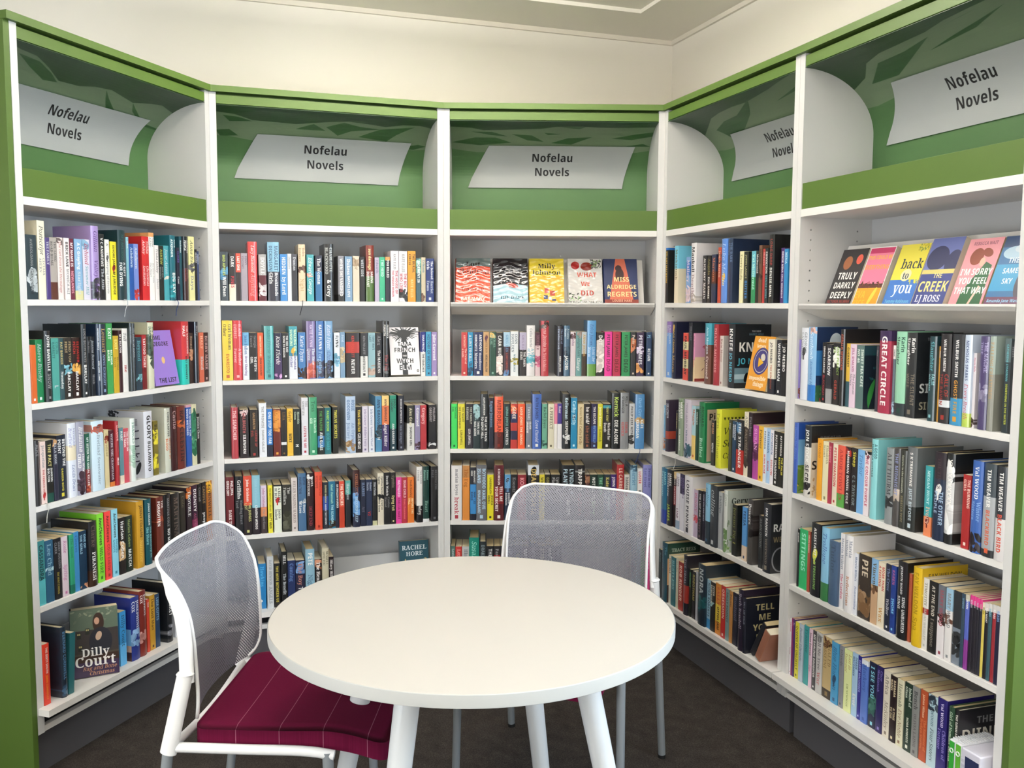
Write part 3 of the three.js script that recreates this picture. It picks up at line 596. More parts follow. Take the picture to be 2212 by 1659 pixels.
  D1: `
26.5 21.7 223 H 1c1c1c|c8a038 STUART MACBRIDE|B 2a6ab0 0 .04
87.7 31.5 228 L e8dcc0|6a5a3a _Mackintosh|B 7ac8e0 0 .4
185.8 33.9 179 P 7aa0d0|e8d0d8 _Mallery|B 3a70b8 .1 .4|P d8c0c8 .6 1
235 38.5 230 H e2dee0|1c1c1c Mankell|a08a90 _Depths|P b8b0a8 .8 1
313.5 28.5 179 P 2a2a2e|w ALICE MAY|w _MARIN
345.1 27 177 P 1c1a1c|8a8a50 _Angela|w EVIL GAMES
377.8 32.1 180 P 22304c|c07050 _Marsons|B 4a2018 .35 .6
419.9 21.9 204 L b5452f|e8c0a8 _James Martin|P 6a2a1c .1 .3
457.1 40 232 H 5b8ad6|b8d0f0 ~Luke Martin|F e8b830 .6
500.9 31.5 229 H 22304c|6a80a0 _THE DARK MOON
567.7 24.3 182 P ece6b8|8a8450 _Every body
597.4 27 179 P 1e2420|c0c090 JOHN LANCE|3a8ad0 BUTTER
641.3 25.4 179 P 2a8a58|c0f0e0 _Val McDermid|B 6ab8c8 0 .5
668.5 19 178 P 1c1c1a|w _McDermid
689.2 17.9 196 L 6a4a3a|2a1a14 _McEwan|P 3a2420 .4 .6
708.9 16.1 183 P b03a38|e0a0a0 _McEwan
725.8 18.4 184 P 20282a|w CONVICTION|6aa8b0 DENISE MINA
757.7 28.7 227 H 1c1c1c|a03a34 LONG DROP|w DENISE MINA
814.1 19.8 180 P 4a2c6a|w DENISE MINA|w STILL MIDNIGHT
835.1 20.3 176 P 2f8ac0|d0e8f0 _MINA`,
  D2: `
34.9 38.8 229 L 6a9ad8|l _Elizabeth Moon|B 8a6ab0 0 .2|L
94.7 32.4 229 H 1c2038|c8a858 TUDOR CROWN|c0a060 _Moran|F d0a050 .1
172.8 40.1 187 P d05044|1c1c1c PAUL MURRAY|B e0d8a8 .18 .36|B e0d8a8 .55 .75
229 25.8 229 H 24242a|6a6a70 JONATHAN MOORE
255.1 12.1 188 P d890b0|3a1c2a _Jojo Moyes|c04050 _Peaches|B e0c8a0 .55 1
352.4 45.9 229 H 4aa4b8|d0e8f0 _Ann Morgan|e0d8d0 _Crossed|B 6a4438 .35 1
415.8 32.4 227 H a03038|e0a0a0 _DIANE MORRIS
448.4 23.2 185 P d8cfc8|8a5a50 _Kate Mosse|L
517.9 42.9 229 H 22262a|w KNIFE|5ab8d0 JO NESBO
758.9 37.5 184 P e8e2d0|1c1c1c JO NESBO|b05030 THE KINGDOM|B 2a2c34 .72 1
806.2 27.3 184 P 22242a|w WHISPER MAN|L
834.3 26.9 172 P 1c1c1e|w JO NESBO`,
  D3: `
26.5 9 188 P 8ab8d8|e0e8f0 _Norton|P c07048 .7 1
50.5 28.5 212 H 3a3040|l _HEATHER MORRIS|B a84838 .6 .75
127.3 14.3 177 P 1e1e1e|d8c890 DYING WALES
157.5 39.8 231 H 8a9a84|w MAGGIE OFARRELL|w _THE MARRIAGE|P 5a7048 0 .1
205.4 52.4 232 H cfc4d0|8a7a94 TESSA HADLEY|4a5a80 _When Light|P 3a6070 .75 1
258.1 27.8 211 L a8ccd4|c05030 _Maggie|B e8c878 .55 1|L
287.6 19.2 201 L 1f4a3a|w _OSMAN
321.9 42.9 232 H 1f7a4a|0c3c24 RICHARD OSMAN|c0e8d0 _Bullet
401.5 22.7 172 P 3a3834|e8a878 FROM|w KING
446.8 37.2 218 H dada3a|a8a820 _Fern|a8a820 _Village
526.8 16.4 188 P 4a4a34|l _Tess
549.4 24.2 186 P 24405c|w KIDNAPPED PRISONER|L
577.4 45.5 196 L b8302a|w THE STRANGER|B 24282c 0 .55|P 5a88b0 .05 .25
624.7 27.2 228 L e6dcc4|8a8070 _ANN PATCHETT|P 3a3028 .1 .9
653.7 25 229 L 2a1c24|g _Patchett
680.5 33.3 189 P b04a9c|e8a8d8 _SUSAN|P 5a2450 .3 .7
715.6 28.4 190 P e8b43c|6a4810 _Palmer|L
744.8 18.7 188 P d8e0ea|3a4a5a PATERSON|c03030 MINX ROSE
764.3 20.1 188 P a8c8e8|3a5a8a PATTERSON|c03040 HUSH
785.3 19.9 186 P e8e4e8|4a6a9a PATTERSON|c03030 SOSCOW
806 26.1 184 P 22221f|w PATTERSON|w SHADOW|L
832.8 29.6 183 P 1c1c18|w PATTERSON|d8d040 THE PALM BEACH`,
  D4: `
26.5 45 232 H 1c6a8c|8ac8d0 JAMES PATTERSON|B 1c3a9a .75 1
74.4 42.1 233 H 1c1c20|w JAMES PATTERSON|b8d040 JAMES
116.8 20.5 228 L 2a1416|w JAMES PATTERSON|B e0c088 0 .12|B 8a1c24 .25 .6
141.5 28.1 228 L e6e2ea|2a2038 LESLEY PEARSE|5a1c4a LIAR|B 9ab0c8 .85 1
171 33.1 230 L e4e2ec|7a6a94 NEVER LOOK BACK|B 2a2448 0 .35
221.4 60.3 234 H e6e4e8|2a2c38 LOUISE|2a2c38 PENNY|L
282 32.6 188 P b8a8c0|c07090 _PENNY|P c04858 .5 .7
318.5 30.7 192 P 1e1e26|w THE LAST ONE|8a6a70 _Perry|L
350.5 16.4 194 P 242030|c8c8d8 HOW YOU END HERE
383.2 33.5 232 H 8ac0e0|3a6a90 ~calling|B 2a3844 .62 1|L
419.1 47.2 233 H 33373f|d0d4d8 ~calling|L
468.4 26 215 L b8bcc0|6a7078 _Phillips
513.5 25.4 231 H d8dcd8|8a9a90 _Gervase Phinn|P 7a9a68 .6 1
560.1 32.5 188 P 1c1e1c|8a9050 _Jeremy Pig|c8c060 I
628.9 30.2 193 P 5a9ad8|1c3a60 TESSA|B e8d0b8 .72 1|L
673.7 30.5 230 H 4a4644|e0e0e0 _Powers|P 2a2222 .2 .6
730.2 24.4 185 P 26282a|7a7c7c ALAN QUINN
768.7 44.6 237 H 22242a|w IAN RANKIN|8a8070 _WESTWIND|L`,
  D5: `
66.4 26.7 202 L 263034|6a8a90 _Rees
110.3 45 244 H 1c4a5c|5a8a98 _The Hourglass
155.6 20 200 L e0dccc|1c1c1c INVISIBLE
177.3 36.5 200 L 2a6a74|8ac0c8 _RESTLESS
215.5 18.8 204 L d0ccb4|g _Rhodes
236.1 37.1 195 P a03028|f0d0c0 ROB RINDER
290.2 32.1 238 H 24222c|8a8090 THE TRIAL|B a03028 .5 .8
322.6 17.8 188 P 1c241c|6ac088 HEATWAVE
342.8 28 186 P 1c1a1e|b8a850 ROBOTHAM
372.4 15 193 P b8b8c0|4a4a50 _LYING
403.7 52.4 235 H 1c2c3a|c0c8cc NORA|P 2a6a70 .5 .8
456.4 26.7 187 P 9ac0d4|2a4a64 NORA ROBERTS|B 3a88c0 .8 1
484.6 31.8 186 P 2c2824|e8e4d8 PETER ROBINSON|P 8ab0b0 .4 .5
517.8 39.1 191 P d88a34|c0402c _SALLY|2a1c08 OTTOLIAM|B e8cc48 .4 .75
557.7 30.5 194 P c02c2a|f8d8c8 OBSESSION|L
588.9 23.8 191 P 7a9898|3a5a5a SALLY ROONEY
613.3 20 190 P c0884a|6a4018 _Rosnay
634.7 33.3 191 P 1e2030|6a6a80 _Roslund
682.8 29.2 219 H 241c30|a8a0b0 _Ruth Rendell
713.9 18.3 196 H 1c1e2c|8a90a0 TELL ME YOUR`,
  E2: `
26.5 9.1 189 P 8a7ac0|5a4a9a ~SANDERS|P 6a2c24 .8 1
49 36.5 228 H dfe2ea|8a9098 _GEORGE SAUNDERS|F 2a2a2a .33
86.6 41.2 231 H 8ab8e0|e0f0ff ~Santhosh|3a6ab0 ~Summer House|P d8b0a8 0 .1|B 2f7ac8 .78 1
148 22.3 185 P 1c181a|w SIMON SCARROW|b03038 BLACKOUT|L
171.4 26.7 181 P 2a2a30|w SCARROW|B 9a9a9a .75 1
199.6 31.9 186 P 201e1e|8ab050 ONE PERFECT LIE|c04838 GERALD|P e8e8e0 .05 .4
243.8 18.9 228 H 1c1a1c|c05840 GERALD SEYMOUR
263 17.3 187 P e0b848|1c1810 GUERNSEY|B 3a5a64 .6 1
282.3 26.7 186 P e0c8d8|a04a78 JILL SHALVIS|2a1c28 ~The Lemon Sisters
311 32.9 184 P 5a7470|e0e8e0 SWEET PEA CAFE NO 46
393.5 10.1 185 P 3a3640|g _Shaw
414.5 46.5 229 H a02c48|w GREAT|w CIRCLE|B 3a2450 0 .12
461.3 9 190 P 6a7a84|1c2c34 ITREZA|B ece8e4 0 .2|P a8c8d8 .8 1
481.9 39.2 229 H 98d0b0|1c4438 Karin Slaughter|B 2a3438 .85 1|L
522.4 37.6 227 H 26282a|w Karin Slaughter|7a7060 THE SILENT WIFE|L
605.7 24.9 220 H 1c3a40|5aa0a8 Slaughter|8ac0c4 FALSE WITNESS|L
630.9 9 195 P d8a048|w _Smale
644.4 36.1 228 H 2a2628|w WILBUR SMITH|a03028 CALL OF THE RAVEN|B d8dce0 .74 .82|L
683.8 38.9 228 H 2a2c30|w WILBUR SMITH|d89838 GHOST FIRE|B 3a90c0 .7 1|L
724.1 24 228 H c8d4e4|3a4a7a NICHOLAS SPARKS|c05068 ~Every Breath|B b8d058 .85 1
748.4 9 184 P e4dce0|c07088 _Stacey Halls|P 3a2420 .85 1
773.7 27.1 226 H 4a3f6a|b0a8d0 _THE MAGPIE TREE|P 8a84a0 .5 .7
802.1 18.6 227 H 8a8a80|b09068 _FALLING CREATURES|B 9aa8a0 0 .4
839.4 17.9 223 L 5a6a6c|6ab8c0 CATHERINE STEADMAN|c8d048 SOMETHING IN THE WATER|B 2a3438 .25 1
858 12.6 218 L 22282a|g _STEEL`,
  E3: `
26.5 22.6 228 H 3a5ab0|5a7ac8 _Danielle Steel
82.7 35.1 227 H d8d4cc|w JON STOCK|1c1c1c SECRET|B 22262a 0 .3|P 1c1818 .8 1
139.8 26 192 P eaa42c|c07818 _Stone
168 28.8 188 P e8e0b8|8a8460 _Elizabeth Strout|L
197.9 17.4 188 P a8384c|e0a0a8 _Sweeney
217.5 22.5 188 P e4d8c0|c03038 PETER SWANSON|L
241.6 34.1 187 P e0604c|b03030 _AMOR TOWLES|B 5aa048 .78 1
276.7 24.7 187 P 2c2224|w HANGMAN|w DANIEL COLE|P b83a30 0 .15
303.5 26.2 188 P 221e20|d8d048 Sleep|8a9a9c C L TAYLOR
331.2 30.6 187 P 7ab0e0|3a70a8 ~Taylor
363.3 22.7 187 P ece0e4|c04a68 THE COLOUR PURPLE|P 1c1c1c 0 .12
398.5 26.5 228 H 8ad0d4|1c4a54 A GOOD ENOUGH MOTHER
460.5 29.8 212 H 8a8e90|3a3e40 _ALI THURM|P 2a2a2c .6 .8
491.6 24.3 216 H 4a4644|8a94c0 THE MIDNIGHT|P c8b8a8 .5 .7
517.2 23.8 214 H 34362e|c0c4b0 Secrets in the Cotswolds|8a8060 REBECCA TOPE
542.7 36.3 227 H 6a6e70|w S K TREMAYNE|c0d0d8 JUST BEFORE|B 2a2e2c .7 1|L
604.1 27 186 P 3aa0a4|d8f0f0 _MEGAN HUNT|e0b8a0 _Ivory|B e8885a .72 1|F 6a1c18 .78
641.7 39.4 229 H 1c2a44|4a3c40 _THE TIMES|a8c0d8 THE OTHER PEOPLE|B 2a2028 0 .3|F w .42
682.6 28.8 232 H 1a1c1c|w XXXXXXXXXX|P e8e8e8 .05 .95
734.1 25.4 186 P a82828|f0d8c8 THE BURNING GIRLS|L
768.6 33.1 228 H 3a64b0|w _Val WOOD|8ab0e0 _Winter Sisters|P 2a2024 .78 1
805.2 36.2 227 H a8acb0|w TIM WEAVER|d8603c BLACKBIRD|B 3a444c 0 .35|B 2a2a2c .92 1|L
843.8 29.9 226 H d8d4d4|w TIM WEAVER|d8503c BLACK BIRD|B 2a2e34 0 .55`,
  E4: `
52.6 9.2 189 P 2a2a2c|w _ACADEMY
63.1 42.6 194 P 2fb06a|a8f0d0 SITTINGS
108.2 12.7 195 P a8503c|f0d0c0 HELEN HARRIS
134.1 47.5 231 H 1c1c20|w ASSISTANT|8ac060 S K TREMAYNE|F d8d850 .42
186.4 37 229 H 8ac0e0|4a6ab0 ~Trollope|B 3a7a48 .75 1
225.9 41.8 198 H 4a6280|3a4e68 _Tudor
268 19.7 228 L e8e6e8|8a90a0 _Marcia Willett|c04868 _The Garden
300 34.3 232 H eceaec|8a90a0 _Marcia Willett|c08060 _Reflections
334.6 16.5 185 P e2e4ec|5a6a90 Marcia Willett|6a78a0 _Homecoming
353.7 52.8 189 P 3a3028|d8c8b0 PIE|P 8a6a4a .5 1
407.6 27.2 189 P 8ab8e0|5a5040 _Vincent|B c8a480 .4 1|P 6a4a30 .4 .55
436.2 28.6 187 P e8dcc4|c03a34 MORE THAN A FEELING|c89048 _Wax
468.8 20.6 190 P 22283c|8a98b8 _The Crow|w ~Walker|L
490.4 20.3 191 P 24408c|c06090 KAREN|8ad0f0 SWORE|L
524.6 36.6 215 H 1c1c1e|e0e0e0 JESMYN WARD|e0e0e0 SING UNBURIED SING
561.6 10.6 188 P b5583c|8a3820 _Waters
583.3 31.5 215 H e0b81e|b08c10 FAY WELDON|b08c10 _Spa
615.1 19.7 192 P e4e2dc|8a8878 _TIMOTHY|c0c0b8 ISAIAH WRIGLEY|L|B a83030 .42 .5
636.5 31 191 P 22201e|d8d0c0 AT THE END|8a8478 _I suppose
668.8 24 190 P e8e2e4|a04a58 MARY WOOD|B 6a7078 0 .4|P 4a3830 .38 .55|L
695.3 22.3 189 P e8e4e2|8a8c90 MARY WOOD|B 9ac0d8 0 .3|P 6a4434 .35 .5|L
719.2 25.8 190 P 7a8490|2a2e34 _Woods|B 2c3034 0 .5|P 1c1e20 .5 .9
746.6 10.3 190 P 34485a|8ab0c8 _WORTH
758.5 12.6 191 P 5a6ac0|w WYNN|B c8c4b0 0 .08|B 8a3a90 .6 1
772.7 10.1 194 P 24202a|l READS|B e0408c 0 .12
783.6 9 194 P 221e26|l READS|B e0408c 0 .12
792.9 9 193 P 24222a|l READS|B e0408c 0 .12
802.2 9 192 P 2a2a34|c0c0a0 READS|B e0408c 0 .12
811.5 9 187 P e0cc60|6a5c20 READS|B e8e0c8 0 .1
820.8 10.6 189 P 201c1e|w THE NIGHT|B d8d0cc 0 .1
832.5 10 191 P 3a5a64|8ac0d0 READS|B d8d4d0 0 .1
843.2 11 192 P 9a2c34|w READS|B d8d4d0 0 .1
855.3 13.4 193 P 24243c|8ab0e0 READS|B d8d4d0 0 .1`,
  E5: `
26.5 9 188 P e4dee2|c03048 PAM EVANS|a04050 ~Wedding|L
35.8 9 193 P 8a2460|c070a0 _Cathy
45.1 9 192 P 4a2c6a|w _Ice
54.4 21.1 187 P dcd640|6a6818 QUEENS OF|6a6818 UNLIKELY|L
79.4 20.8 190 P b8c4d0|4a5a70 ~Pauline Edwards
102.8 25.6 193 P 3f9a9a|2a6a6c _Francine
131 16.4 191 P e0c4d4|2a1c28 Simon Dawson|c05080 ~Pigs
149.9 18 192 P 4a484a|w MY DARLING DAUGHTER|L
170.4 29.4 195 P c4c2c0|6a6468 _Call Me Tree|c07070 _War|P 8a8a88 0 .15
202.1 42.3 193 P c0a878|8a7044 _KHALED HOSSEINI|P 5a3420 0 .18|B 3a2c1c .85 1|L
246.2 33.1 192 P 4a9ac8|2a5a88 ~Blue Horizon|F 1c3a5a .6|L
281.1 21.1 192 P 8a8a90|5a5a60 _Islands|L
304.4 34.6 190 P e0e8a8|a08040 ~Last in Summer|8a9a50 _EM NEWMAN
340.6 25.1 192 P a8c8e4|3a5a80 DEBBIE MACOMBER|w _Ever
366.8 15.6 191 P 2a2a8a|b0b8e8 DEBBIE MACOMBER|L
384.5 28.5 188 P 5a7ac8|3a5aa8 _Mackesy|B e4e8f0 0 .08|L
415.7 31 193 P 1c2240|8ad0e0 I SEE YOU|L|P 3a6a60 .5 .85
449.2 26.2 194 P 241c58|8a80c0 _Clare Mackintosh|L
477.4 27.2 192 P e0d8c8|8a8478 _Africa|8a7a68 ~McKinley|L
506.6 24.7 189 P 2a1c1e|e8d8b0 BARBARA NADEL|e8d8b0 A TIME TO DIE|L
533.2 25.6 189 P dcd8bc|8a8a70 _Hannah|8a6a50 ~Eve Noble|L
561.6 28.8 191 P 24382c|d8e0d0 _Island of Glass|e8e8d8 NORA ROBERTS|L
592.2 25.4 193 P 8a8a88|3a3a3c _Bench|5a5458 _OLIVIA LAING|L
619.9 26 194 P b5502c|f0d0b0 James Wilson|d88050 _The Summer of Broken Stories
650 33.4 195 P b8d0d8|5a7a8c _VAL WOOD|2a3a44 ~Four Sisters|P 3a4450 0 .22
684.7 32.9 200 L 2c2470|e8e0f8 _Val WOOD|9a90d0 _Children of Fortune
730.1 17.7 196 H 2c4a34|c8d8c0 _Girl of Number Eleven|L
750.7 13.6 196 H 1e1c1e|e8e4d8 THE DJINN FALLS`,
};
// ------------------------------------------------------------------ books
const COL = { w: '#f4f2ee', k: '#121214', g: '#8c8c8e', l: '#cdd2d6', d: '#3a3a3c', p: '#e6a6b4', y: '#ecdf8a', t: '#3f8f96' };
const hex = (c) => COL[c] || '#' + c;
const PXM = 1600; // texture pixels per metre of spine
const shadeHex = (h, k) => { const c = new THREE.Color(h).getRGB({}, THREE.SRGBColorSpace); const f = (v) => Math.max(0, Math.min(255, Math.round(v * 255 + k))); return `rgb(${f(c.r)},${f(c.g)},${f(c.b)})`; };
function picture(x, x0, y0, w, h, col) { // a printed picture: blots of one colour family
  x.save(); x.beginPath(); x.rect(x0, y0, w, h); x.clip();
  const n = Math.max(6, Math.round(h / 6));
  for (let i = 0; i < n; i++) { x.fillStyle = shadeHex(col, (rnd() - 0.5) * 60); x.beginPath(); x.ellipse(x0 + rnd() * w, y0 + (0.12 + 0.76 * rnd()) * h, w * (0.15 + 0.3 * rnd()), 4 + h * 0.12 * rnd(), rnd() * 3, 0, 7); x.fill(); }
  x.restore();
}
function fitText(x, text, font, len, size) { let s = size; x.font = font(s); const m = x.measureText(text).width; if (m > len) s = s * len / m; return s; }
const FONT = { '': (s) => `bold ${s}px sans-serif`, _: (s) => `bold ${s}px serif`, '~': (s) => `italic ${s}px serif` };
function drawSpine(x, x0, w, h, spec, H) { // bottom of the spine at canvas bottom H
  const y0 = H - h; x.fillStyle = hex(spec.bg); x.fillRect(x0 - 2, y0, w + 4, h);
  let logo = false;
  for (const d of spec.decor) {
    const [k, c, a, b] = d.split(' ');
    if (k === 'B') { x.fillStyle = hex(c); x.fillRect(x0 - 2, y0 + h * +a, w + 4, h * (b - a)); }
    if (k === 'P') picture(x, x0, y0 + h * +a, w, h * (b - a), hex(c));
    if (k === 'F') { x.fillStyle = hex(c); x.beginPath(); x.ellipse(x0 + w / 2, y0 + h * +a, w * 0.24, w * 0.4, 0.3, 0, 7); x.fill(); x.fillRect(x0 + w * 0.38, y0 + h * +a, w * 0.16, w * 0.7); }
    if (k === 'L') logo = true;
  }
  const runs = spec.runs; if (runs.length) {
    const tot = runs.reduce((s, r) => s + Math.sqrt(r.text.length), 0); let y = y0 + h * 0.06; const room = h * (logo ? 0.84 : 0.88);
    x.save(); x.beginPath(); x.rect(x0, y0, w, h); x.clip();
    for (const r of runs) {
      const len = room * Math.sqrt(r.text.length) / tot; const words = r.text.split(' ');
      const lines = r.text.length > 12 && w > 38 && words.length > 1 ? [words.slice(0, Math.ceil(words.length / 2)).join(' '), words.slice(Math.ceil(words.length / 2)).join(' ')] : [r.text];
      x.fillStyle = hex(r.col); x.textAlign = 'left'; x.textBaseline = 'middle';
      lines.forEach((t, i) => {
        const size = fitText(x, t, FONT[r.font], len * 0.94, w * (lines.length > 1 ? 0.42 : 0.66)); x.font = FONT[r.font](size);
        x.save(); x.translate(x0 + w * (lines.length > 1 ? (i ? 0.27 : 0.73) : 0.5), y); x.rotate(Math.PI / 2); x.fillText(t, 0, 0); x.restore();
      });
      y += len;
    }
    x.restore();
  }
  if (logo) { x.fillStyle = hex(spec.runs[0] ? spec.runs[spec.runs.length - 1].col : 'w'); const s = w * 0.3; x.fillRect(x0 + (w - s) / 2, H - h * 0.045 - s, s, s * 1.1); }
}
function parse(line) {
  const [head, ...rest] = line.split('|'); const [u, w, h, kind, bg] = head.split(' ');
  const runs = [], decor = [];
  for (const r of rest) {
    if (/^[BPF] /.test(r) || r === 'L') { decor.push(r); continue; }
    const i = r.indexOf(' '); let text = r.slice(i + 1), font = ''; if (text[0] === '_' || text[0] === '~') { font = text[0]; text = text.slice(1); }
    runs.push({ col: r.slice(0, i), text, font });
  }
  return { u: +u / 1000, w: +w / 1000, h: +h / 1000, kind, bg, runs, decor };
}
function bookGeometry(w, h, D, t, bulge, uvS, uvL, uvR) { // U-shaped cover: spine at z = 0, boards back to z = -D; uv rectangles [u0,u1,v0,v1]
  const pos = [], nor = [], uv = [], r = Math.min(0.004, w * 0.3) * (bulge ? 1 : 0.25);
  const quad = (a, b, c, d, ua, ub, uc, ud) => {
    const n = V(...b).sub(V(...a)).cross(V(...d).sub(V(...a))).normalize();
    for (const [p, q] of [[a, ua], [b, ub], [c, uc], [a, ua], [c, uc], [d, ud]]) { pos.push(...p); nor.push(n.x, n.y, n.z); uv.push(...q); }
  };
  const N = 6, sp = []; for (let i = 0; i <= N; i++) { const k = i / N; sp.push([w * k, -r + r * (1 - Math.pow(Math.abs(2 * k - 1), bulge ? 2.2 : 6))]); }
  const R = (q, x, y) => [q[0] + (q[1] - q[0]) * x, q[2] + (q[3] - q[2]) * y];
  for (let i = 0; i < N; i++) { const [a, za] = sp[i], [b, zb] = sp[i + 1]; quad([a, 0, za], [b, 0, zb], [b, h, zb], [a, h, za], R(uvS, i / N, 0), R(uvS, (i + 1) / N, 0), R(uvS, (i + 1) / N, 1), R(uvS, i / N, 1)); }
  quad([0, 0, -D], [0, 0, -r], [0, h, -r], [0, h, -D], R(uvL, 0, 0), R(uvL, 1, 0), R(uvL, 1, 1), R(uvL, 0, 1));
  quad([w, 0, -r], [w, 0, -D], [w, h, -D], [w, h, -r], R(uvR, 0, 0), R(uvR, 1, 0), R(uvR, 1, 1), R(uvR, 0, 1));
  const zi = -r - t, cu = [R(uvL, 0, 0.97), R(uvL, 0, 0.97), R(uvL, 0, 0.97), R(uvL, 0, 0.97)];
  const q4 = (a, b, c, d) => quad(a, b, c, d, ...cu);
  q4([t, 0, zi], [t, 0, -D], [t, h, -D], [t, h, zi]); q4([w - t, 0, -D], [w - t, 0, zi], [w - t, h, zi], [w - t, h, -D]); q4([w - t, 0, zi], [t, 0, zi], [t, h, zi], [w - t, h, zi]);
  q4([t, 0, -D], [0, 0, -D], [0, h, -D], [t, h, -D]); q4([w, 0, -D], [w - t, 0, -D], [w - t, h, -D], [w, h, -D]);
  for (const [y, f] of [[h, 1], [0, -1]]) {
    const F = (a, b, c, d) => (f > 0 ? q4(a, b, c, d) : q4(d, c, b, a));
    F([0, y, -r], [t, y, zi], [t, y, -D], [0, y, -D]); F([w - t, y, zi], [w, y, -r], [w, y, -D], [w - t, y, -D]);
    for (let i = 0; i < N; i++) { const [a, za] = sp[i], [b, zb] = sp[i + 1]; const m = (x) => Math.min(Math.max(x, t), w - t); F([a, y, za], [b, y, zb], [m(b), y, zi], [m(a), y, zi]); }
  }
  const g = new THREE.BufferGeometry(); g.setAttribute('position', new THREE.Float32BufferAttribute(pos, 3)); g.setAttribute('normal', new THREE.Float32BufferAttribute(nor, 3)); g.setAttribute('uv', new THREE.Float32BufferAttribute(uv, 2)); return g;
}
const KIND = { H: ['hardback_book', 'hardback', 0.153, 0.0024, 0.003], L: ['taller_paperback_book', 'taller paperback', 0.15, 0.0007, 0], P: ['paperback_book', 'paperback', 0.126, 0.0006, 0] };  // L takes in paperbacks only slightly above the common height
function colourName(c) {
  const { h, s, l } = new THREE.Color(c).getHSL({}, THREE.SRGBColorSpace), d = h * 360;
  if (l < 0.14 && s < 0.35) return 'black'; if (s < 0.13) return l < 0.3 ? 'charcoal' : l < 0.5 ? 'dark grey' : l < 0.72 ? 'grey' : 'white';
  if (l > 0.84 && s < 0.6) return d > 20 && d < 75 ? 'cream' : d > 190 && d < 260 ? 'bluish white' : 'off-white';
  let n = d < 14 || d >= 345 ? 'red' : d < 40 ? (l < 0.38 ? 'brown' : s < 0.5 ? 'tan' : 'orange') : d < 68 ? (l < 0.35 ? 'olive' : 'yellow') : d < 155 ? 'green' : d < 195 ? 'teal' : d < 250 ? 'blue' : d < 290 ? 'purple' : d < 325 ? 'mauve' : 'pink';
  if (n === 'red' && l > 0.62) n = 'pink'; if (n === 'blue' && l < 0.24) return 'navy'; if (n === 'red' && l < 0.3) return 'maroon'; if (n === 'brown') return l < 0.2 ? 'dark brown' : n;
  return (l < 0.26 ? 'dark ' : l > 0.66 ? 'pale ' : '') + n;
}
const ord = (n) => n + (n % 100 > 10 && n % 100 < 14 ? 'th' : ['th', 'st', 'nd', 'rd'][n % 10] || 'th');
function addBook(kind, w, h, D, t, bulge, uvS, uvL, uvR, mat, label, group, m4) {
  const g = thing(kind[0], label, kind[1].split(' ').pop(), group);
  mesh('cover', bookGeometry(w, h, D, t, bulge, uvS, uvL, uvR), mat, g);
  const ins = bulge ? 0.003 : 0.0004, pg = box(t + 0.0002, w - t - 0.0002, ins, h - ins, -(D - ins - 0.0004), -Math.min(0.004, w * 0.3) - t - 0.0004);
  mesh('pages', pg, M.pages[Math.floor(rnd() * 3)], g);
  g.applyMatrix4(m4); return g;
}
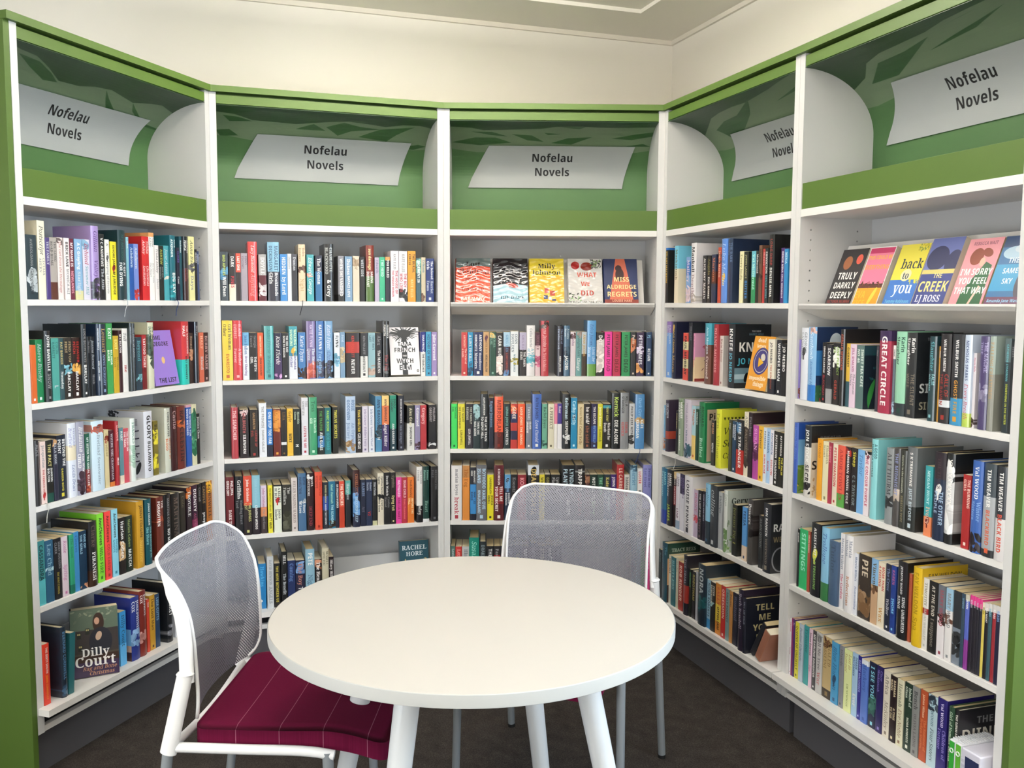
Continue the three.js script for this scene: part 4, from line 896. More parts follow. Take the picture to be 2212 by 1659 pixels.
// printed covers for books whose front or back board shows
function rectText(x, txt, cx, cy, size, col, font = '', maxW = 240) { const s = fitText(x, txt, FONT[font], maxW, size); x.font = FONT[font](s); x.fillStyle = col; x.textAlign = 'center'; x.textBaseline = 'middle'; x.fillText(txt, cx, cy); }
const blob = (x, c, cx, cy, rx, ry, a = 0) => { x.fillStyle = c; x.beginPath(); x.ellipse(cx, cy, rx, ry, a, 0, 7); x.fill(); };
const fill = (x, c, a = 0, b = 384) => { x.fillStyle = c; x.fillRect(0, a, 256, b - a); };
const leafSpray = (x, c, n, x0, y0, w, h) => { for (let i = 0; i < n; i++) blob(x, c[i % c.length], x0 + rnd() * w, y0 + rnd() * h, 6 + rnd() * 10, 3 + rnd() * 3, rnd() * 3); };
const COVERS = { // each drawn in 256 x 384
  list: (x) => { fill(x, '#9a7cd0'); rectText(x, 'YOMI', 76, 52, 44, '#1c1020', '', 110); rectText(x, 'ADEGOKE', 112, 96, 44, '#1c1020', '', 190); blob(x, '#e8c080', 124, 210, 18, 24); rectText(x, 'THE LIST', 138, 350, 46, '#141018', '', 190); },
  dilly: (x) => { fill(x, '#4a4438'); fill(x, '#5c6a58', 0, 120); leafSpray(x, ['#8a9278', '#6a7460'], 30, 0, 0, 256, 70); fill(x, '#3a3230', 120, 250); x.fillStyle = '#22281c'; for (const [a, b] of [[34, 130], [80, 110], [40, 200]]) { x.fillRect(a, b, 22, 34); x.fillStyle = '#b8a870'; x.fillRect(a + 3, b + 4, 7, 10); x.fillRect(a + 12, b + 4, 7, 10); x.fillStyle = '#22281c'; }
    blob(x, '#3a2418', 150, 84, 30, 56); blob(x, '#c89a80', 142, 74, 14, 20); blob(x, '#23242e', 160, 190, 62, 80); blob(x, '#c8a890', 150, 158, 16, 26, 0.3); fill(x, '#3c2a4a', 300, 384); fill(x, '#3a2418', 260, 300);
    rectText(x, 'Dilly', 130, 246, 74, '#f4f0ea', '_', 150); rectText(x, 'Court', 128, 296, 84, '#f4f0ea', '_', 220); rectText(x, 'Rag and Bone', 150, 336, 28, '#d8a070', '~'); rectText(x, 'Christmas', 160, 364, 28, '#d8a070', '~'); },
  elm: (x) => { fill(x, '#ece6e8'); for (let i = 0; i < 46; i++) { const a = i / 46 * 6.28; x.strokeStyle = '#121212'; x.lineWidth = 3 + rnd() * 4; x.beginPath(); x.moveTo(126, 52); x.lineTo(126 + Math.cos(a) * (90 + rnd() * 50), 52 + Math.sin(a) * (46 + rnd() * 30)); x.stroke(); } blob(x, '#121212', 126, 52, 60, 34); x.fillStyle = '#121212'; x.fillRect(104, 60, 46, 324);
    for (const [t, y, s] of [['TANA', 136, 46], ['FRENCH', 184, 48], ['WYCH', 272, 52], ['ELM', 324, 56]]) { x.font = FONT[''](s); const c0 = 130; x.textAlign = 'center'; x.textBaseline = 'middle'; x.fillStyle = '#121212'; x.fillText(t, c0, y); x.save(); x.beginPath(); x.rect(104, 0, 46, 384); x.clip(); x.fillStyle = '#ece6e8'; x.fillText(t, c0, y); x.restore(); } rectText(x, 'THE', 127, 230, 20, '#ece6e8'); blob(x, '#121212', 236, 352, 9, 11); blob(x, '#e8e2d8', 236, 352, 4, 6); },
  hore: (x) => { fill(x, '#1f5464'); rectText(x, 'RACHEL', 128, 60, 58, '#e8eef0', '_', 220); rectText(x, 'HORE', 128, 112, 58, '#e8eef0', '_', 150); leafSpray(x, ['#3a7a84', '#d8b878'], 26, 10, 160, 230, 200); },
  lost: (x) => { fill(x, '#6a7a78', 0, 80); fill(x, '#e0563c', 80); blob(x, '#e0563c', 150, 90, 130, 26); rectText(x, 'Lost', 128, 50, 50, '#241818', '_'); rectText(x, 'Children', 128, 110, 56, '#5a1c18', '_'); rectText(x, 'in the', 128, 170, 40, '#5a1c18', '_'); rectText(x, 'Garden', 128, 250, 46, '#7a2c20', '_'); rectText(x, 'BARNABY', 128, 330, 40, '#f4dccc'); },
  dark: (x) => { fill(x, '#221e22'); fill(x, '#a8ccd8', 240); blob(x, '#a8ccd8', 128, 250, 150, 40); rectText(x, 'Six dead bolts', 148, 92, 17, '#f0ecec'); rectText(x, 'Twelve suspects', 148, 114, 17, '#f0ecec'); blob(x, '#b83a30', 140, 220, 46, 18, 0.3); for (let i = 0; i < 12; i++) blob(x, '#d8c8c8', 60 + rnd() * 150, 160 + rnd() * 50, 6, 4, rnd() * 3); rectText(x, 'THE DARK', 140, 318, 40, '#1c3444', '_', 180); },
  milly: (x) => { fill(x, '#e6cc3c'); fill(x, '#ecb840', 140); rectText(x, 'Milly', 128, 62, 54, '#181410', '_', 130); rectText(x, 'Johnson', 128, 114, 54, '#181410', '_', 210); x.fillStyle = '#c8584a'; x.fillRect(110, 240, 30, 44); x.fillRect(150, 262, 36, 40); x.fillStyle = '#3a4a7a'; x.fillRect(104, 300, 30, 30); x.fillRect(164, 330, 30, 14); x.fillStyle = '#e8e0d0'; x.fillRect(140, 310, 20, 26); },
  what: (x) => { fill(x, '#d6d2ce'); blob(x, '#b02a28', 54, 56, 32, 32); blob(x, '#8a2c20', 140, 64, 46, 34); leafSpray(x, ['#3a3c38', '#8aa070', '#5a5a52'], 40, 170, 6, 84, 70); leafSpray(x, ['#8ab078', '#4a4a44'], 20, 0, 280, 90, 80); rectText(x, 'WHAT', 140, 132, 52, '#c04a3a', '', 180); rectText(x, 'WE', 130, 206, 48, '#c04a3a', '', 90); rectText(x, 'DID', 140, 280, 58, '#b84034', '', 110); fill(x, '#8c8a88', 344); rectText(x, 'Christobel Kent', 140, 352, 30, '#f8f6f2', '_'); },
  miss: (x) => { fill(x, '#24305c'); x.fillStyle = '#d06a50'; x.beginPath(); x.moveTo(92, 0); x.lineTo(160, 0); x.lineTo(226, 384); x.lineTo(30, 384); x.closePath(); x.fill(); fill(x, '#8a3428', 330); blob(x, '#3a1c20', 112, 78, 24, 26); blob(x, '#3a1c20', 120, 130, 32, 54); for (const [t, y] of [['MISS', 168], ['ALDRIDGE', 228], ['REGRETS', 288]]) rectText(x, t, 132, y, 62, '#f6dfa0', '', t === 'MISS' ? 120 : 226); rectText(x, 'LOUISE HARE', 132, 340, 26, '#f0b89a', '', 150); },
  truly: (x) => { fill(x, '#2a2628'); blob(x, '#a0603a', 90, 90, 42, 44); blob(x, '#e05c48', 196, 70, 30, 32); for (const [t, y] of [['TRULY', 176], ['DARKLY', 238], ['DEEPLY', 300]]) rectText(x, t, 130, y, 62, '#f6f2ea', '', 210); rectText(x, 'VICTORIA SELMAN', 128, 342, 26, '#a03a34'); },
  everything: (x) => { fill(x, '#e87c9a'); fill(x, '#c83a68', 0, 40); rectText(x, 'THIS COULD BE', 128, 66, 46, '#f0b83a'); rectText(x, 'EVERYTHING', 128, 128, 60, '#f0a038'); fill(x, '#5a2c24', 232, 262); fill(x, '#e8a030', 258); leafSpray(x, ['#3a2020', '#7a3c28'], 24, 0, 222, 256, 30); blob(x, '#f6d050', 180, 310, 16, 60, 0.4); rectText(x, 'EVA', 56, 300, 60, '#f0b83a', '', 110); rectText(x, 'RICE', 66, 352, 60, '#f0b83a', '', 120); x.strokeStyle = '#f4eeea'; x.lineWidth = 14; x.strokeRect(0, 0, 256, 384); },
  back: (x) => { fill(x, '#e4d64a'); leafSpray(x, ['#8a9a40', '#c8b830'], 20, 150, 0, 100, 40); fill(x, '#3f74c0', 214); leafSpray(x, ['#e4d64a'], 12, 170, 205, 80, 26); rectText(x, 'back', 150, 120, 86, '#26303c', '_', 190); blob(x, '#e8dcb0', 128, 186, 46, 36); rectText(x, 'to', 128, 188, 56, '#26405c', '_', 60); rectText(x, 'you', 140, 262, 90, '#f0f2f4', '_', 170); rectText(x, 'Tammy Robinson', 128, 342, 26, '#7ac0e0', ''); },
  creek: (x) => { fill(x, '#6a74b0'); blob(x, '#2a2f58', 90, 110, 84, 66); blob(x, '#2a2f58', 220, 140, 60, 70); fill(x, '#d8c878', 172, 204); fill(x, '#3a4484', 196); rectText(x, 'THE', 140, 206, 40, '#f0dc90', '', 70); rectText(x, 'CREEK', 128, 264, 92, '#f4dc88', '', 236); rectText(x, 'LJ ROSS', 120, 328, 58, '#eceaf0', '_', 200); },
  sorry: (x) => { fill(x, '#e89aa2'); rectText(x, 'REBECCA WAIT', 128, 28, 26, '#8a4a5a', '', 180); blob(x, '#8a3c24', 96, 100, 50, 46); blob(x, '#8a3c24', 170, 80, 40, 22, 0.3); blob(x, '#e8b8a0', 150, 130, 20, 24); x.fillStyle = '#1f5a34'; x.beginPath(); x.moveTo(180, 130); x.lineTo(230, 150); x.lineTo(240, 384); x.lineTo(60, 384); x.lineTo(70, 290); x.closePath(); x.fill(); x.strokeStyle = '#f0c0b0'; x.lineWidth = 16; x.beginPath(); x.moveTo(190, 260); x.lineTo(140, 384); x.stroke(); for (const [t, y] of [["I'M SORRY", 184], ['YOU FEEL', 232], ['THAT WAY', 284]]) rectText(x, t, 128, y, 48, '#f8f4ee', '', 236); },
  sky: (x) => { fill(x, '#2f6a9c'); fill(x, '#1d3f6a', 0, 60); blob(x, '#b8d4e4', 100, 90, 80, 34); blob(x, '#d8e6ee', 140, 70, 50, 22); fill(x, '#3f9ac8', 150, 290); blob(x, '#4a4454', 230, 250, 60, 90); fill(x, '#6a3a58', 320); for (const [t, y] of [['THE', 130], ['SAME', 184], ['SKY', 238]]) rectText(x, t, 110, y, 40, '#e6f0f6', '', 130); rectText(x, 'Amanda Jane Ward', 128, 340, 24, '#9ad0f0', ''); },
  museum: (x) => { fill(x, '#e09a34'); rectText(x, 'dead', 100, 30, 44, '#f8ecd8', '_', 100); rectText(x, 'letters', 104, 72, 34, '#f8ecd8', '_', 110); blob(x, '#3c3a78', 132, 178, 96, 96); blob(x, '#e8e4d0', 132, 178, 80, 82); blob(x, '#3c3a78', 132, 178, 76, 78); blob(x, '#d8d0c0', 150, 150, 30, 24, 0.6); x.fillStyle = '#e8b02c'; x.beginPath(); x.moveTo(96, 150); x.lineTo(168, 186); x.lineTo(108, 222); x.closePath(); x.fill(); rectText(x, 'impossible', 128, 300, 44, '#f8ecd8', '_', 210); rectText(x, 'things', 150, 342, 44, '#f8ecd8', '_', 130); },
  knife: (x) => { fill(x, '#1e2226'); rectText(x, 'THE NEW', 150, 40, 15, '#c8c8c8'); rectText(x, 'HARRY HOLE', 150, 60, 17, '#6a8a98'); rectText(x, 'KNIFE', 140, 138, 110, '#f4f0e8', '', 230); rectText(x, 'JO NESBO', 140, 222, 84, '#4ab4cc', '', 230); fill(x, '#6a8894', 262); fill(x, '#a8c0c8', 300, 330); blob(x, '#101214', 84, 320, 14, 30, 0.3); fill(x, '#1c1e20', 352); },
  tellme: (x) => { fill(x, '#1c1e2a'); [['TELL', 70], ['ME', 140], ['YOUR', 210], ['LIES', 280]].forEach(([t, y]) => rectText(x, t, 130, y, 60, '#d8c890', '', t.length < 3 ? 110 : 200)); },
  djinn: (x) => { fill(x, '#1e1c20'); rectText(x, 'THE', 140, 60, 50, '#8a8a88', '', 110); rectText(x, 'DJINN', 128, 130, 92, '#d8d2c4', '', 230); rectText(x, 'FALLS', 128, 220, 80, '#d8d2c4', '', 220); },
  glory: (x) => { fill(x, '#d8d8e0'); for (let i = 0; i < 5; i++) { x.strokeStyle = '#3a3448'; x.lineWidth = 7; x.beginPath(); const y = 90 + i * 44; x.moveTo(150 + i * 14, y); x.quadraticCurveTo(190, y - 26, 180, y + 10); x.quadraticCurveTo(170, y + 34, 220, y + 20); x.stroke(); } x.fillStyle = '#3a3a40'; for (let i = 0; i < 8; i++) x.fillRect(150, 46 + i * 5, 60, 2); leafSpray(x, ['#23232a'], 26, 6, 6, 70, 34); blob(x, '#23232a', 210, 330, 14, 40, 0.4); },
  tracy: (x) => { fill(x, '#1f4238'); fill(x, '#c8986c', 96, 300); fill(x, '#3a2420', 270); rectText(x, 'TRACY REES', 128, 44, 40, '#c0d0c4', '_', 190); blob(x, '#e0b890', 128, 190, 60, 70); },
  gerv: (x) => { fill(x, '#c6cec6'); rectText(x, 'Gervase', 128, 66, 60, '#2c3430', '_', 200); rectText(x, 'Phinn', 128, 126, 56, '#2c3430', '_', 150); leafSpray(x, ['#7aa060', '#a8c08a', '#8a9a84'], 60, 0, 180, 256, 200); },
  rankin: (x) => { fill(x, '#202226'); rectText(x, 'RANKIN', 128, 130, 84, '#e8e6e2', '', 230); rectText(x, 'WESTWIND', 128, 196, 60, '#8a7c5c', '', 220); x.strokeStyle = '#8a8c90'; x.lineWidth = 9; x.beginPath(); x.ellipse(70, 310, 56, 66, 0, 0, 7); x.stroke(); },
  silent: (x) => { fill(x, '#232528'); rectText(x, 'THE MASTER', 110, 28, 18, '#8a8c90', '', 130); rectText(x, 'SILENT', 120, 250, 70, '#e4e4e2', '', 200); rectText(x, 'SILENCE', 116, 330, 50, '#b0a890', '', 190); },
  fern: (x) => { fill(x, '#d8d83a'); x.fillStyle = '#3a3c18'; for (let i = 0; i < 9; i++) { x.beginPath(); x.moveTo(16 + i * 26, 50); x.lineTo(34 + i * 26, 50); x.lineTo(25 + i * 26, 70); x.fill(); } rectText(x, 'Village', 110, 140, 74, '#3a3c18', '~', 200); rectText(x, 'School', 104, 220, 74, '#3a3c18', '~', 190); rectText(x, 'Carnival', 110, 300, 74, '#3a3c18', '~', 200); },
  osman: (x) => { fill(x, '#1f7a4a'); x.fillStyle = '#b8a48a'; x.fillRect(18, 44, 224, 330); rectText(x, 'Pigeon', 124, 92, 66, '#1c1814', '', 190); rectText(x, 'Cage', 120, 152, 66, '#1c1814', '', 150); x.fillStyle = '#3a2c20'; x.fillRect(120, 190, 26, 180); },
  leaf: (x) => { fill(x, '#1c2834'); fill(x, '#2a4a54', 0, 60); x.fillStyle = '#3f9a48'; x.beginPath(); x.moveTo(40, 384); x.quadraticCurveTo(90, 250, 80, 200); x.quadraticCurveTo(10, 280, 40, 384); x.fill(); leafSpray(x, ['#3a6a70', '#1c5a58'], 26, 20, 40, 220, 180); },
  weldon: (x) => { fill(x, '#dcb41c'); rectText(x, 'FAY WELDON', 128, 40, 30, '#6a5410', '', 200); leafSpray(x, ['#f0d850', '#b08c10'], 30, 10, 80, 230, 280); },
  moyes: (x) => { fill(x, '#dca0bc'); fill(x, '#ecd0a8', 190); leafSpray(x, ['#7a3a48', '#c05060'], 24, 60, 60, 180, 240); fill(x, '#8a3430', 360); },
  beige: (x) => { fill(x, '#c9c1bb'); blob(x, '#b83a34', 170, 60, 62, 62); rectText(x, 'C', 120, 300, 80, '#6a4a3c', '~'); },
  stock: (x) => { fill(x, '#1e2024', 0, 90); fill(x, '#d8cdb8', 90); rectText(x, 'as good as it gets', 120, 60, 16, '#8a8c90', '', 200); rectText(x, 'SECRET', 120, 210, 90, '#1c1a18', '', 230); leafSpray(x, ['#b89a70', '#c8a880'], 30, 0, 260, 250, 110); },
  bluebk: (x) => { fill(x, '#2f56a8'); fill(x, '#7ab0d8', 90, 230); fill(x, '#6a8a3a', 230); leafSpray(x, ['#8aa850', '#c8b040', '#4a6a30'], 40, 0, 230, 256, 150); },
  sparks: (x) => { fill(x, '#23365c'); fill(x, '#3f86c8', 120, 250); fill(x, '#3a6a48', 300); leafSpray(x, ['#5a8a5a', '#c84858'], 30, 0, 280, 256, 100); blob(x, '#d8e6f0', 120, 80, 40, 50); },
  josephine: (x) => { fill(x, '#2a3890'); fill(x, '#7ab8e8', 190, 300); fill(x, '#e0b8a0', 290, 330); fill(x, '#4a2c2c', 330); blob(x, '#dce8f4', 40, 190, 26, 12); },
};
const COVERKEY = { 'D2:9': ['knife', 1], 'D5:20': ['tellme', 1], 'E5:28': ['djinn', 1], 'A3:16': ['glory', -1], 'D5:2': ['tracy', 1], 'D4:13': ['gerv', 1], 'D4:18': ['rankin', 1], 'E2:15': ['silent', 1], 'D3:10': ['fern', 1], 'D3:8': ['osman', 1], 'E2:10': ['leaf', 1], 'E4:17': ['weldon', 1], 'D2:5': ['moyes', 1], 'D2:8': ['beige', 1], 'E3:2': ['stock', 1], 'E3:1': ['bluebk', 1], 'E2:3': ['sparks', 1], 'A5:4': ['josephine', -1] };
const DEPTH = { D5: 0.035, A5: 0.012, E5: 0 };
const RIBBON = { 'A1:14': '#b9bcc0', 'A1:23': '#1c3468', 'B1:11': '#17181c', 'C3:27': '#24407c', 'D3:4': '#d8d8d4', 'A3:2': '#b8b8b0' };
for (const key of Object.keys(ROWS)) {
  const bay = key.charCodeAt(0) - 65, sf = +key[1]; const books = ROWS[key].trim().split('\n').map(parse);
  const W = 2048, H = 384, c = canvasOf(W, H), x = c.getContext('2d'); x.fillStyle = '#888'; x.fillRect(0, 0, W, H);
  let px = 4; const slots = [];
  books.forEach((b, i) => { const w = Math.max(10, Math.round(b.w * PXM)), h = Math.round(b.h * PXM); drawSpine(x, px, w, h, b, H); slots.push([px, w, h]); px += w + 5; });
  const art = {};
  books.forEach((b, i) => { const k = COVERKEY[key + ':' + (i + 1)]; if (!k || px > W - 260) return; x.save(); x.translate(px, 0); x.beginPath(); x.rect(0, 0, 256, 384); x.clip(); COVERS[k[0]](x); x.restore(); art[i] = [px, k[1]]; px += 260; });
  const tex = canvasTex(c);
  const matP = phys('#ffffff', 0.42, { map: tex, clearcoat: 0.25, clearcoatRoughness: 0.3 }), matH = phys('#ffffff', 0.36, { map: tex, clearcoat: 0.6, clearcoatRoughness: 0.16 });
  books.forEach((b, i) => {
    const [sx, sw, sh] = slots[i]; const k = KIND[b.kind]; const u0 = (sx + 0.5) / W, u1 = (sx + sw - 0.5) / W, v1 = sh / H;
    const flat = (e) => [e, e, 0, v1]; let uvL = flat((sx + 0.2) / W), uvR = flat((sx + sw - 0.2) / W);
    if (art[i]) { const q = [(art[i][0] + 1) / W, (art[i][0] + 255) / W, 0, 1]; if (art[i][1] > 0) uvR = q; else uvL = q; }
    const dep = (DEPTH[key] || 0) + (b.kind === 'H' ? 0.002 : -0.006 - 0.003 * rnd());
    const m4 = bayMatrix[bay].clone().multiply(new THREE.Matrix4().makeTranslation(b.u, SHELF[sf] + 0.0004, dep));
    const size = b.kind !== 'H' && b.w > 0.036 ? 'thick ' : b.w < 0.0165 ? 'thin ' : '';
    const fg = b.runs[0] ? ' with ' + colourName(hex(b.runs[0].col)) + ' lettering' : '';
    const label = `${size}${colourName(hex(b.bg))} ${k[1]}${fg}, ${ord(i + 1)} along ${SHELFNAME[sf]} shelf, ${BAY[bay]} bay`;
    const bk = addBook(k, b.w, b.h, k[2], k[3], b.kind === 'H' ? 1 : 0, [u0, u1, 0, v1], uvL, uvR, b.kind === 'H' ? matH : matP, label, `novels on the ${SHELFNAME[sf]} shelf, ${BAY[bay]} bay`, m4);
    const rb = RIBBON[key + ':' + (i + 1)];
    if (rb) mesh('ribbon', tube([V(b.w * 0.5, 0.002, -0.004), V(b.w * 0.5, -0.0005, 0.012), V(b.w * 0.45, -0.012, 0.016), V(b.w * 0.3, -0.03, 0.012), V(b.w * 0.05, -0.055, 0.014)], 0.0012, 20, 6), std(rb, 0.6), bk);
  });
}
// face-out books
const coverCanvas = canvasOf(2048, 1152), cx2 = coverCanvas.getContext('2d'); cx2.fillStyle = '#ccc'; cx2.fillRect(0, 0, 2048, 1152);
const FACE = ['list', 'dilly', 'elm', 'hore', 'lost', 'dark', 'milly', 'what', 'miss', 'truly', 'everything', 'back', 'creek', 'sorry', 'sky', 'museum'];
const facePos = {}; FACE.forEach((n, i) => { const ox = (i % 8) * 256, oy = Math.floor(i / 8) * 384; facePos[n] = [ox, oy]; cx2.save(); cx2.translate(ox, oy); cx2.beginPath(); cx2.rect(0, 0, 256, 384); cx2.clip(); COVERS[n](cx2); cx2.restore(); });
const EDGE = { list: '#9a7cd0', dilly: '#23243a', elm: '#1c1c1e', hore: '#1f5464', lost: '#c84a38', dark: '#3a1418', milly: '#dcb838', what: '#d6d2ce', miss: '#24305c', truly: '#2a2628', everything: '#f0ece8', back: '#3f74c0', creek: '#d8d4e0', sorry: '#c87078', sky: '#1f5a48', museum: '#c8842c', teal: '#2a6a70', dull: '#26262c', brown: '#a06a54', blue: '#57b0f0' };
Object.keys(EDGE).forEach((n, i) => { cx2.fillStyle = EDGE[n]; cx2.fillRect(i * 64, 800, 64, 340); facePos['edge_' + n] = [i * 64, 800]; });
const coverTex = canvasTex(coverCanvas);
const coverMat = phys('#ffffff', 0.4, { map: coverTex, clearcoat: 0.35, clearcoatRoughness: 0.22 });
const sleeveBump = dataTex(128, (x, y) => { const v = 128 + 60 * Math.sin(y / 128 * 6.283 * 3 + 1.6 * Math.sin(x / 128 * 6.283 * 2)) + 40 * Math.sin(y / 128 * 6.283 * 7 + 2 * Math.sin(x / 128 * 6.283)); return [v, v, v]; }, false);
sleeveBump.repeat.set(10, 4);
const sleeveMat = phys('#ffffff', 0.09, { map: coverTex, bumpMap: sleeveBump, bumpScale: 0.003, ior: 1.6 });
function faceBook(name, kindKey, bay, group, label, { u, y, dep, w, h, th, lean = 0, yaw = 0, sleeve = false }) {
  const P_ = (n, wpx, hpx) => { const [ox, oy] = facePos[n]; return [(ox + 1) / 2048, (ox + wpx - 1) / 2048, 1 - (oy + hpx - 1) / 1152, 1 - (oy + 1) / 1152]; };
  const k = KIND[kindKey], e = P_('edge_' + name, 64, 340), art = P_(name, 256, 384);
  const m4 = bayMatrix[bay].clone().multiply(new THREE.Matrix4().makeTranslation(u, y + (lean < 0.3 ? th * Math.sin(lean) : 0), -dep)).multiply(new THREE.Matrix4().makeRotationY(yaw)).multiply(new THREE.Matrix4().makeRotationX(-lean)).multiply(new THREE.Matrix4().makeRotationY(-Math.PI / 2)).multiply(new THREE.Matrix4().makeTranslation(-th, 0, 0));
  return addBook(k, th, h, w, k[3], kindKey === 'H' ? 1 : 0, e, e, art, sleeve ? sleeveMat : coverMat, label, group, m4);
}
faceBook('list', 'P', 0, null, 'purple paperback facing out among the spines on second shelf, first bay', { u: 0.574, y: SHELF[2] + 0.001, dep: 0.008, w: 0.126, h: 0.196, th: 0.03, lean: 0.18 });
faceBook('dilly', 'L', 0, null, 'paperback with a praying woman on its cover, bottom shelf, first bay', { u: 0.2, y: SHELF[5] + 0.001, dep: 0.062, w: 0.142, h: 0.222, th: 0.034, lean: 0.06, yaw: -0.78 });
faceBook('elm', 'P', 1, null, 'white paperback with a black tree cover facing out, second shelf, second bay', { u: 0.679, y: SHELF[2] + 0.001, dep: 0.006, w: 0.123, h: 0.196, th: 0.036, lean: 0.2 });
faceBook('hore', 'P', 1, null, 'dark teal paperback facing out alone on bottom shelf, second bay', { u: 0.738, y: SHELF[5] + 0.0006, dep: 0.12, w: 0.126, h: 0.19, th: 0.03, lean: 0.1 });
faceBook('museum', 'P', 3, null, 'orange paperback with a purple oval facing out, second shelf, fourth bay', { u: 0.634, y: SHELF[2] + 0.001, dep: 0.0, w: 0.1235, h: 0.188, th: 0.03, lean: 0.2 });
const dl = 0.375, dy = 1.4305;
[['lost', 0.043, 0.148, 'coral and grey'], ['dark', 0.2, 0.149, 'black and pale blue'], ['milly', 0.353, 0.149, 'yellow'], ['what', 0.517, 0.147, 'white flowery'], ['miss', 0.668, 0.146, 'navy and coral']].forEach(([n, u, w, c]) =>
  faceBook(n, 'H', 2, 'covers on the slanted shelf, third bay', c + ' hardback facing out on the slanted shelf, third bay', { u, y: dy, dep: 0.052, w, h: 0.214, th: 0.032, lean: dl, sleeve: n !== 'miss' }));
[['truly', 0.083, 0.122, 'black'], ['everything', 0.212, 0.112, 'pink and orange'], ['back', 0.346, 0.115, 'yellow and blue'], ['creek', 0.464, 0.117, 'indigo'], ['sorry', 0.6, 0.112, 'pink and green'], ['sky', 0.716, 0.114, 'sky blue']].forEach(([n, u, w, c], i) =>
  faceBook(n, 'P', 4, 'covers on the slanted shelf, fifth bay', c + ' paperback facing out on the slanted shelf, fifth bay', { u, y: dy, dep: 0.052, w, h: i === 3 ? 0.205 : 0.194, th: 0.032, lean: dl }));
// leaning books
function leaner(name, kindKey, bay, label, u, y, dep, w, h, D, roll) {
  const k = KIND[kindKey], [ox, oy] = facePos['edge_' + name]; const e = [(ox + 2) / 2048, (ox + 62) / 2048, 1 - (oy + 338) / 1152, 1 - (oy + 2) / 1152];
  const m4 = bayMatrix[bay].clone().multiply(new THREE.Matrix4().makeTranslation(u, y + w * Math.sin(roll), -dep)).multiply(new THREE.Matrix4().makeRotationZ(-roll));
  return addBook([k[0], k[1]], w, h, D, k[3], kindKey === 'H' ? 1 : 0, e, e, e, coverMat, label, null, m4);
}
leaner('teal', 'P', 0, 'teal paperback leaning beside the praying woman cover, bottom shelf, first bay', 0.1115, SHELF[5] + 0.0006, -0.012, 0.022, 0.19, 0.126, 0.07);
leaner('dull', 'P', 3, 'black paperback leaning at the end of the bottom shelf, fourth bay', 0.741, SHELF[5] + 0.0016, -0.02, 0.02, 0.15, 0.12, 0.52);
leaner('brown', 'P', 3, 'reddish brown paperback leaning lowest on the bottom shelf, fourth bay', 0.787, SHELF[5] + 0.0016, -0.03, 0.03, 0.125, 0.12, 0.46);
// audiobook cases at the end of the bottom shelf
[['#3aa83c', 0.7685], ['#62b43a', 0.789]].forEach(([c, u], i) => {
  const g = thing('audiobook_case', (i ? 'lime green' : 'green') + ' plastic audiobook case on bottom shelf, fifth bay', 'case', 'audiobook cases'); g.applyMatrix4(bayMatrix[4].clone().multiply(new THREE.Matrix4().makeTranslation(u, SHELF[5] + 0.0004, 0.03)));
  mesh('case_body', box(0, 0.019, 0, 0.132, -0.12, 0, 0.003), std('#e6e6ea', 0.3), g);
  mesh('spine_label', box(0.002, 0.017, 0.004, 0.128, 0.0002, 0.0012), std(c, 0.4), g);
  const q = []; for (let k = 0; k < 14; k++) q.push(box(0.001, 0.018, 0.1322, 0.1345, -0.012 - k * 0.0075, -0.009 - k * 0.0075)); mesh('grip_ribs', merge(q), std('#dcdce2', 0.3), g);
  const ring = new THREE.TorusGeometry(0.0052, 0.0014, 8, 20).translate(0.0095, 0.105, 0.0018); mesh('ring_mark', ring, std('#f2f4f0', 0.4), g);
});
{
  const g = thing('audio_player_case', 'white plastic audio player case with navy label, bottom shelf, fifth bay', 'case'); g.applyMatrix4(bayMatrix[4].clone().multiply(new THREE.Matrix4().makeTranslation(0.8095, SHELF[5] + 0.0004, 0.032)));
  mesh('case_body', box(0, 0.06, 0, 0.13, -0.12, 0, 0.004), std('#dcd9e6', 0.3), g); mesh('label', box(0.014, 0.056, 0.02, 0.112, 0.0003, 0.0013), std('#2c3358', 0.4), g);
  const q = []; for (let k = 0; k < 6; k++) q.push(box(0.003, 0.011, 0.03 + k * 0.013, 0.037 + k * 0.013, 0.0003, 0.0015)); mesh('grip_ribs', merge(q), std('#c8c6d4', 0.3), g);
}
// ------------------------------------------------------------------ table
{
  const t = thing('round_table', 'round white table with four splayed grey legs', 'table'); t.position.set(-0.304, 0, 1.75);
  const R = 0.455, T = 0.026, y1 = 0.74, prof = [];
  prof.push(new THREE.Vector2(0.0001, y1), new THREE.Vector2(R - 0.003, y1), new THREE.Vector2(R - 0.001, y1 - 0.0008), new THREE.Vector2(R - 0.001, y1 - T), new THREE.Vector2(0.0001, y1 - T)); prof.reverse();
  mesh('tabletop', new THREE.LatheGeometry(prof, 128), M.table, t);
  const eg = [new THREE.Vector2(R - 0.0009, y1 - T - 0.0002), new THREE.Vector2(R, y1 - T + 0.001), new THREE.Vector2(R, y1 - 0.0016), new THREE.Vector2(R - 0.0009, y1 - 0.0004)];
  mesh('edge_band', new THREE.LatheGeometry(eg, 128), M.tableEdge, t);
  const under = []; 
  for (let k = 0; k < 4; k++) {
    const a = 28 * Math.PI / 180 + k * Math.PI / 2, c = Math.cos(a), s = Math.sin(a);
    const leg = mesh('leg', rod(V(0.425 * c, 0.006, 0.425 * s), V(0.262 * c, 0.7, 0.262 * s), 0.021, 0.027, 28), M.steel, t);
    mesh('foot', rod(V(0.426 * c, 0, 0.426 * s), V(0.4245 * c, 0.0055, 0.4245 * s), 0.017, 0.019, 20), M.rubber, leg);
    const b = box(0, 0.26, 0.68, 0.712, -0.02, 0.02); b.rotateY(-a); under.push(b);
  }
  mesh('under_frame', merge(under), M.steel, t);
}
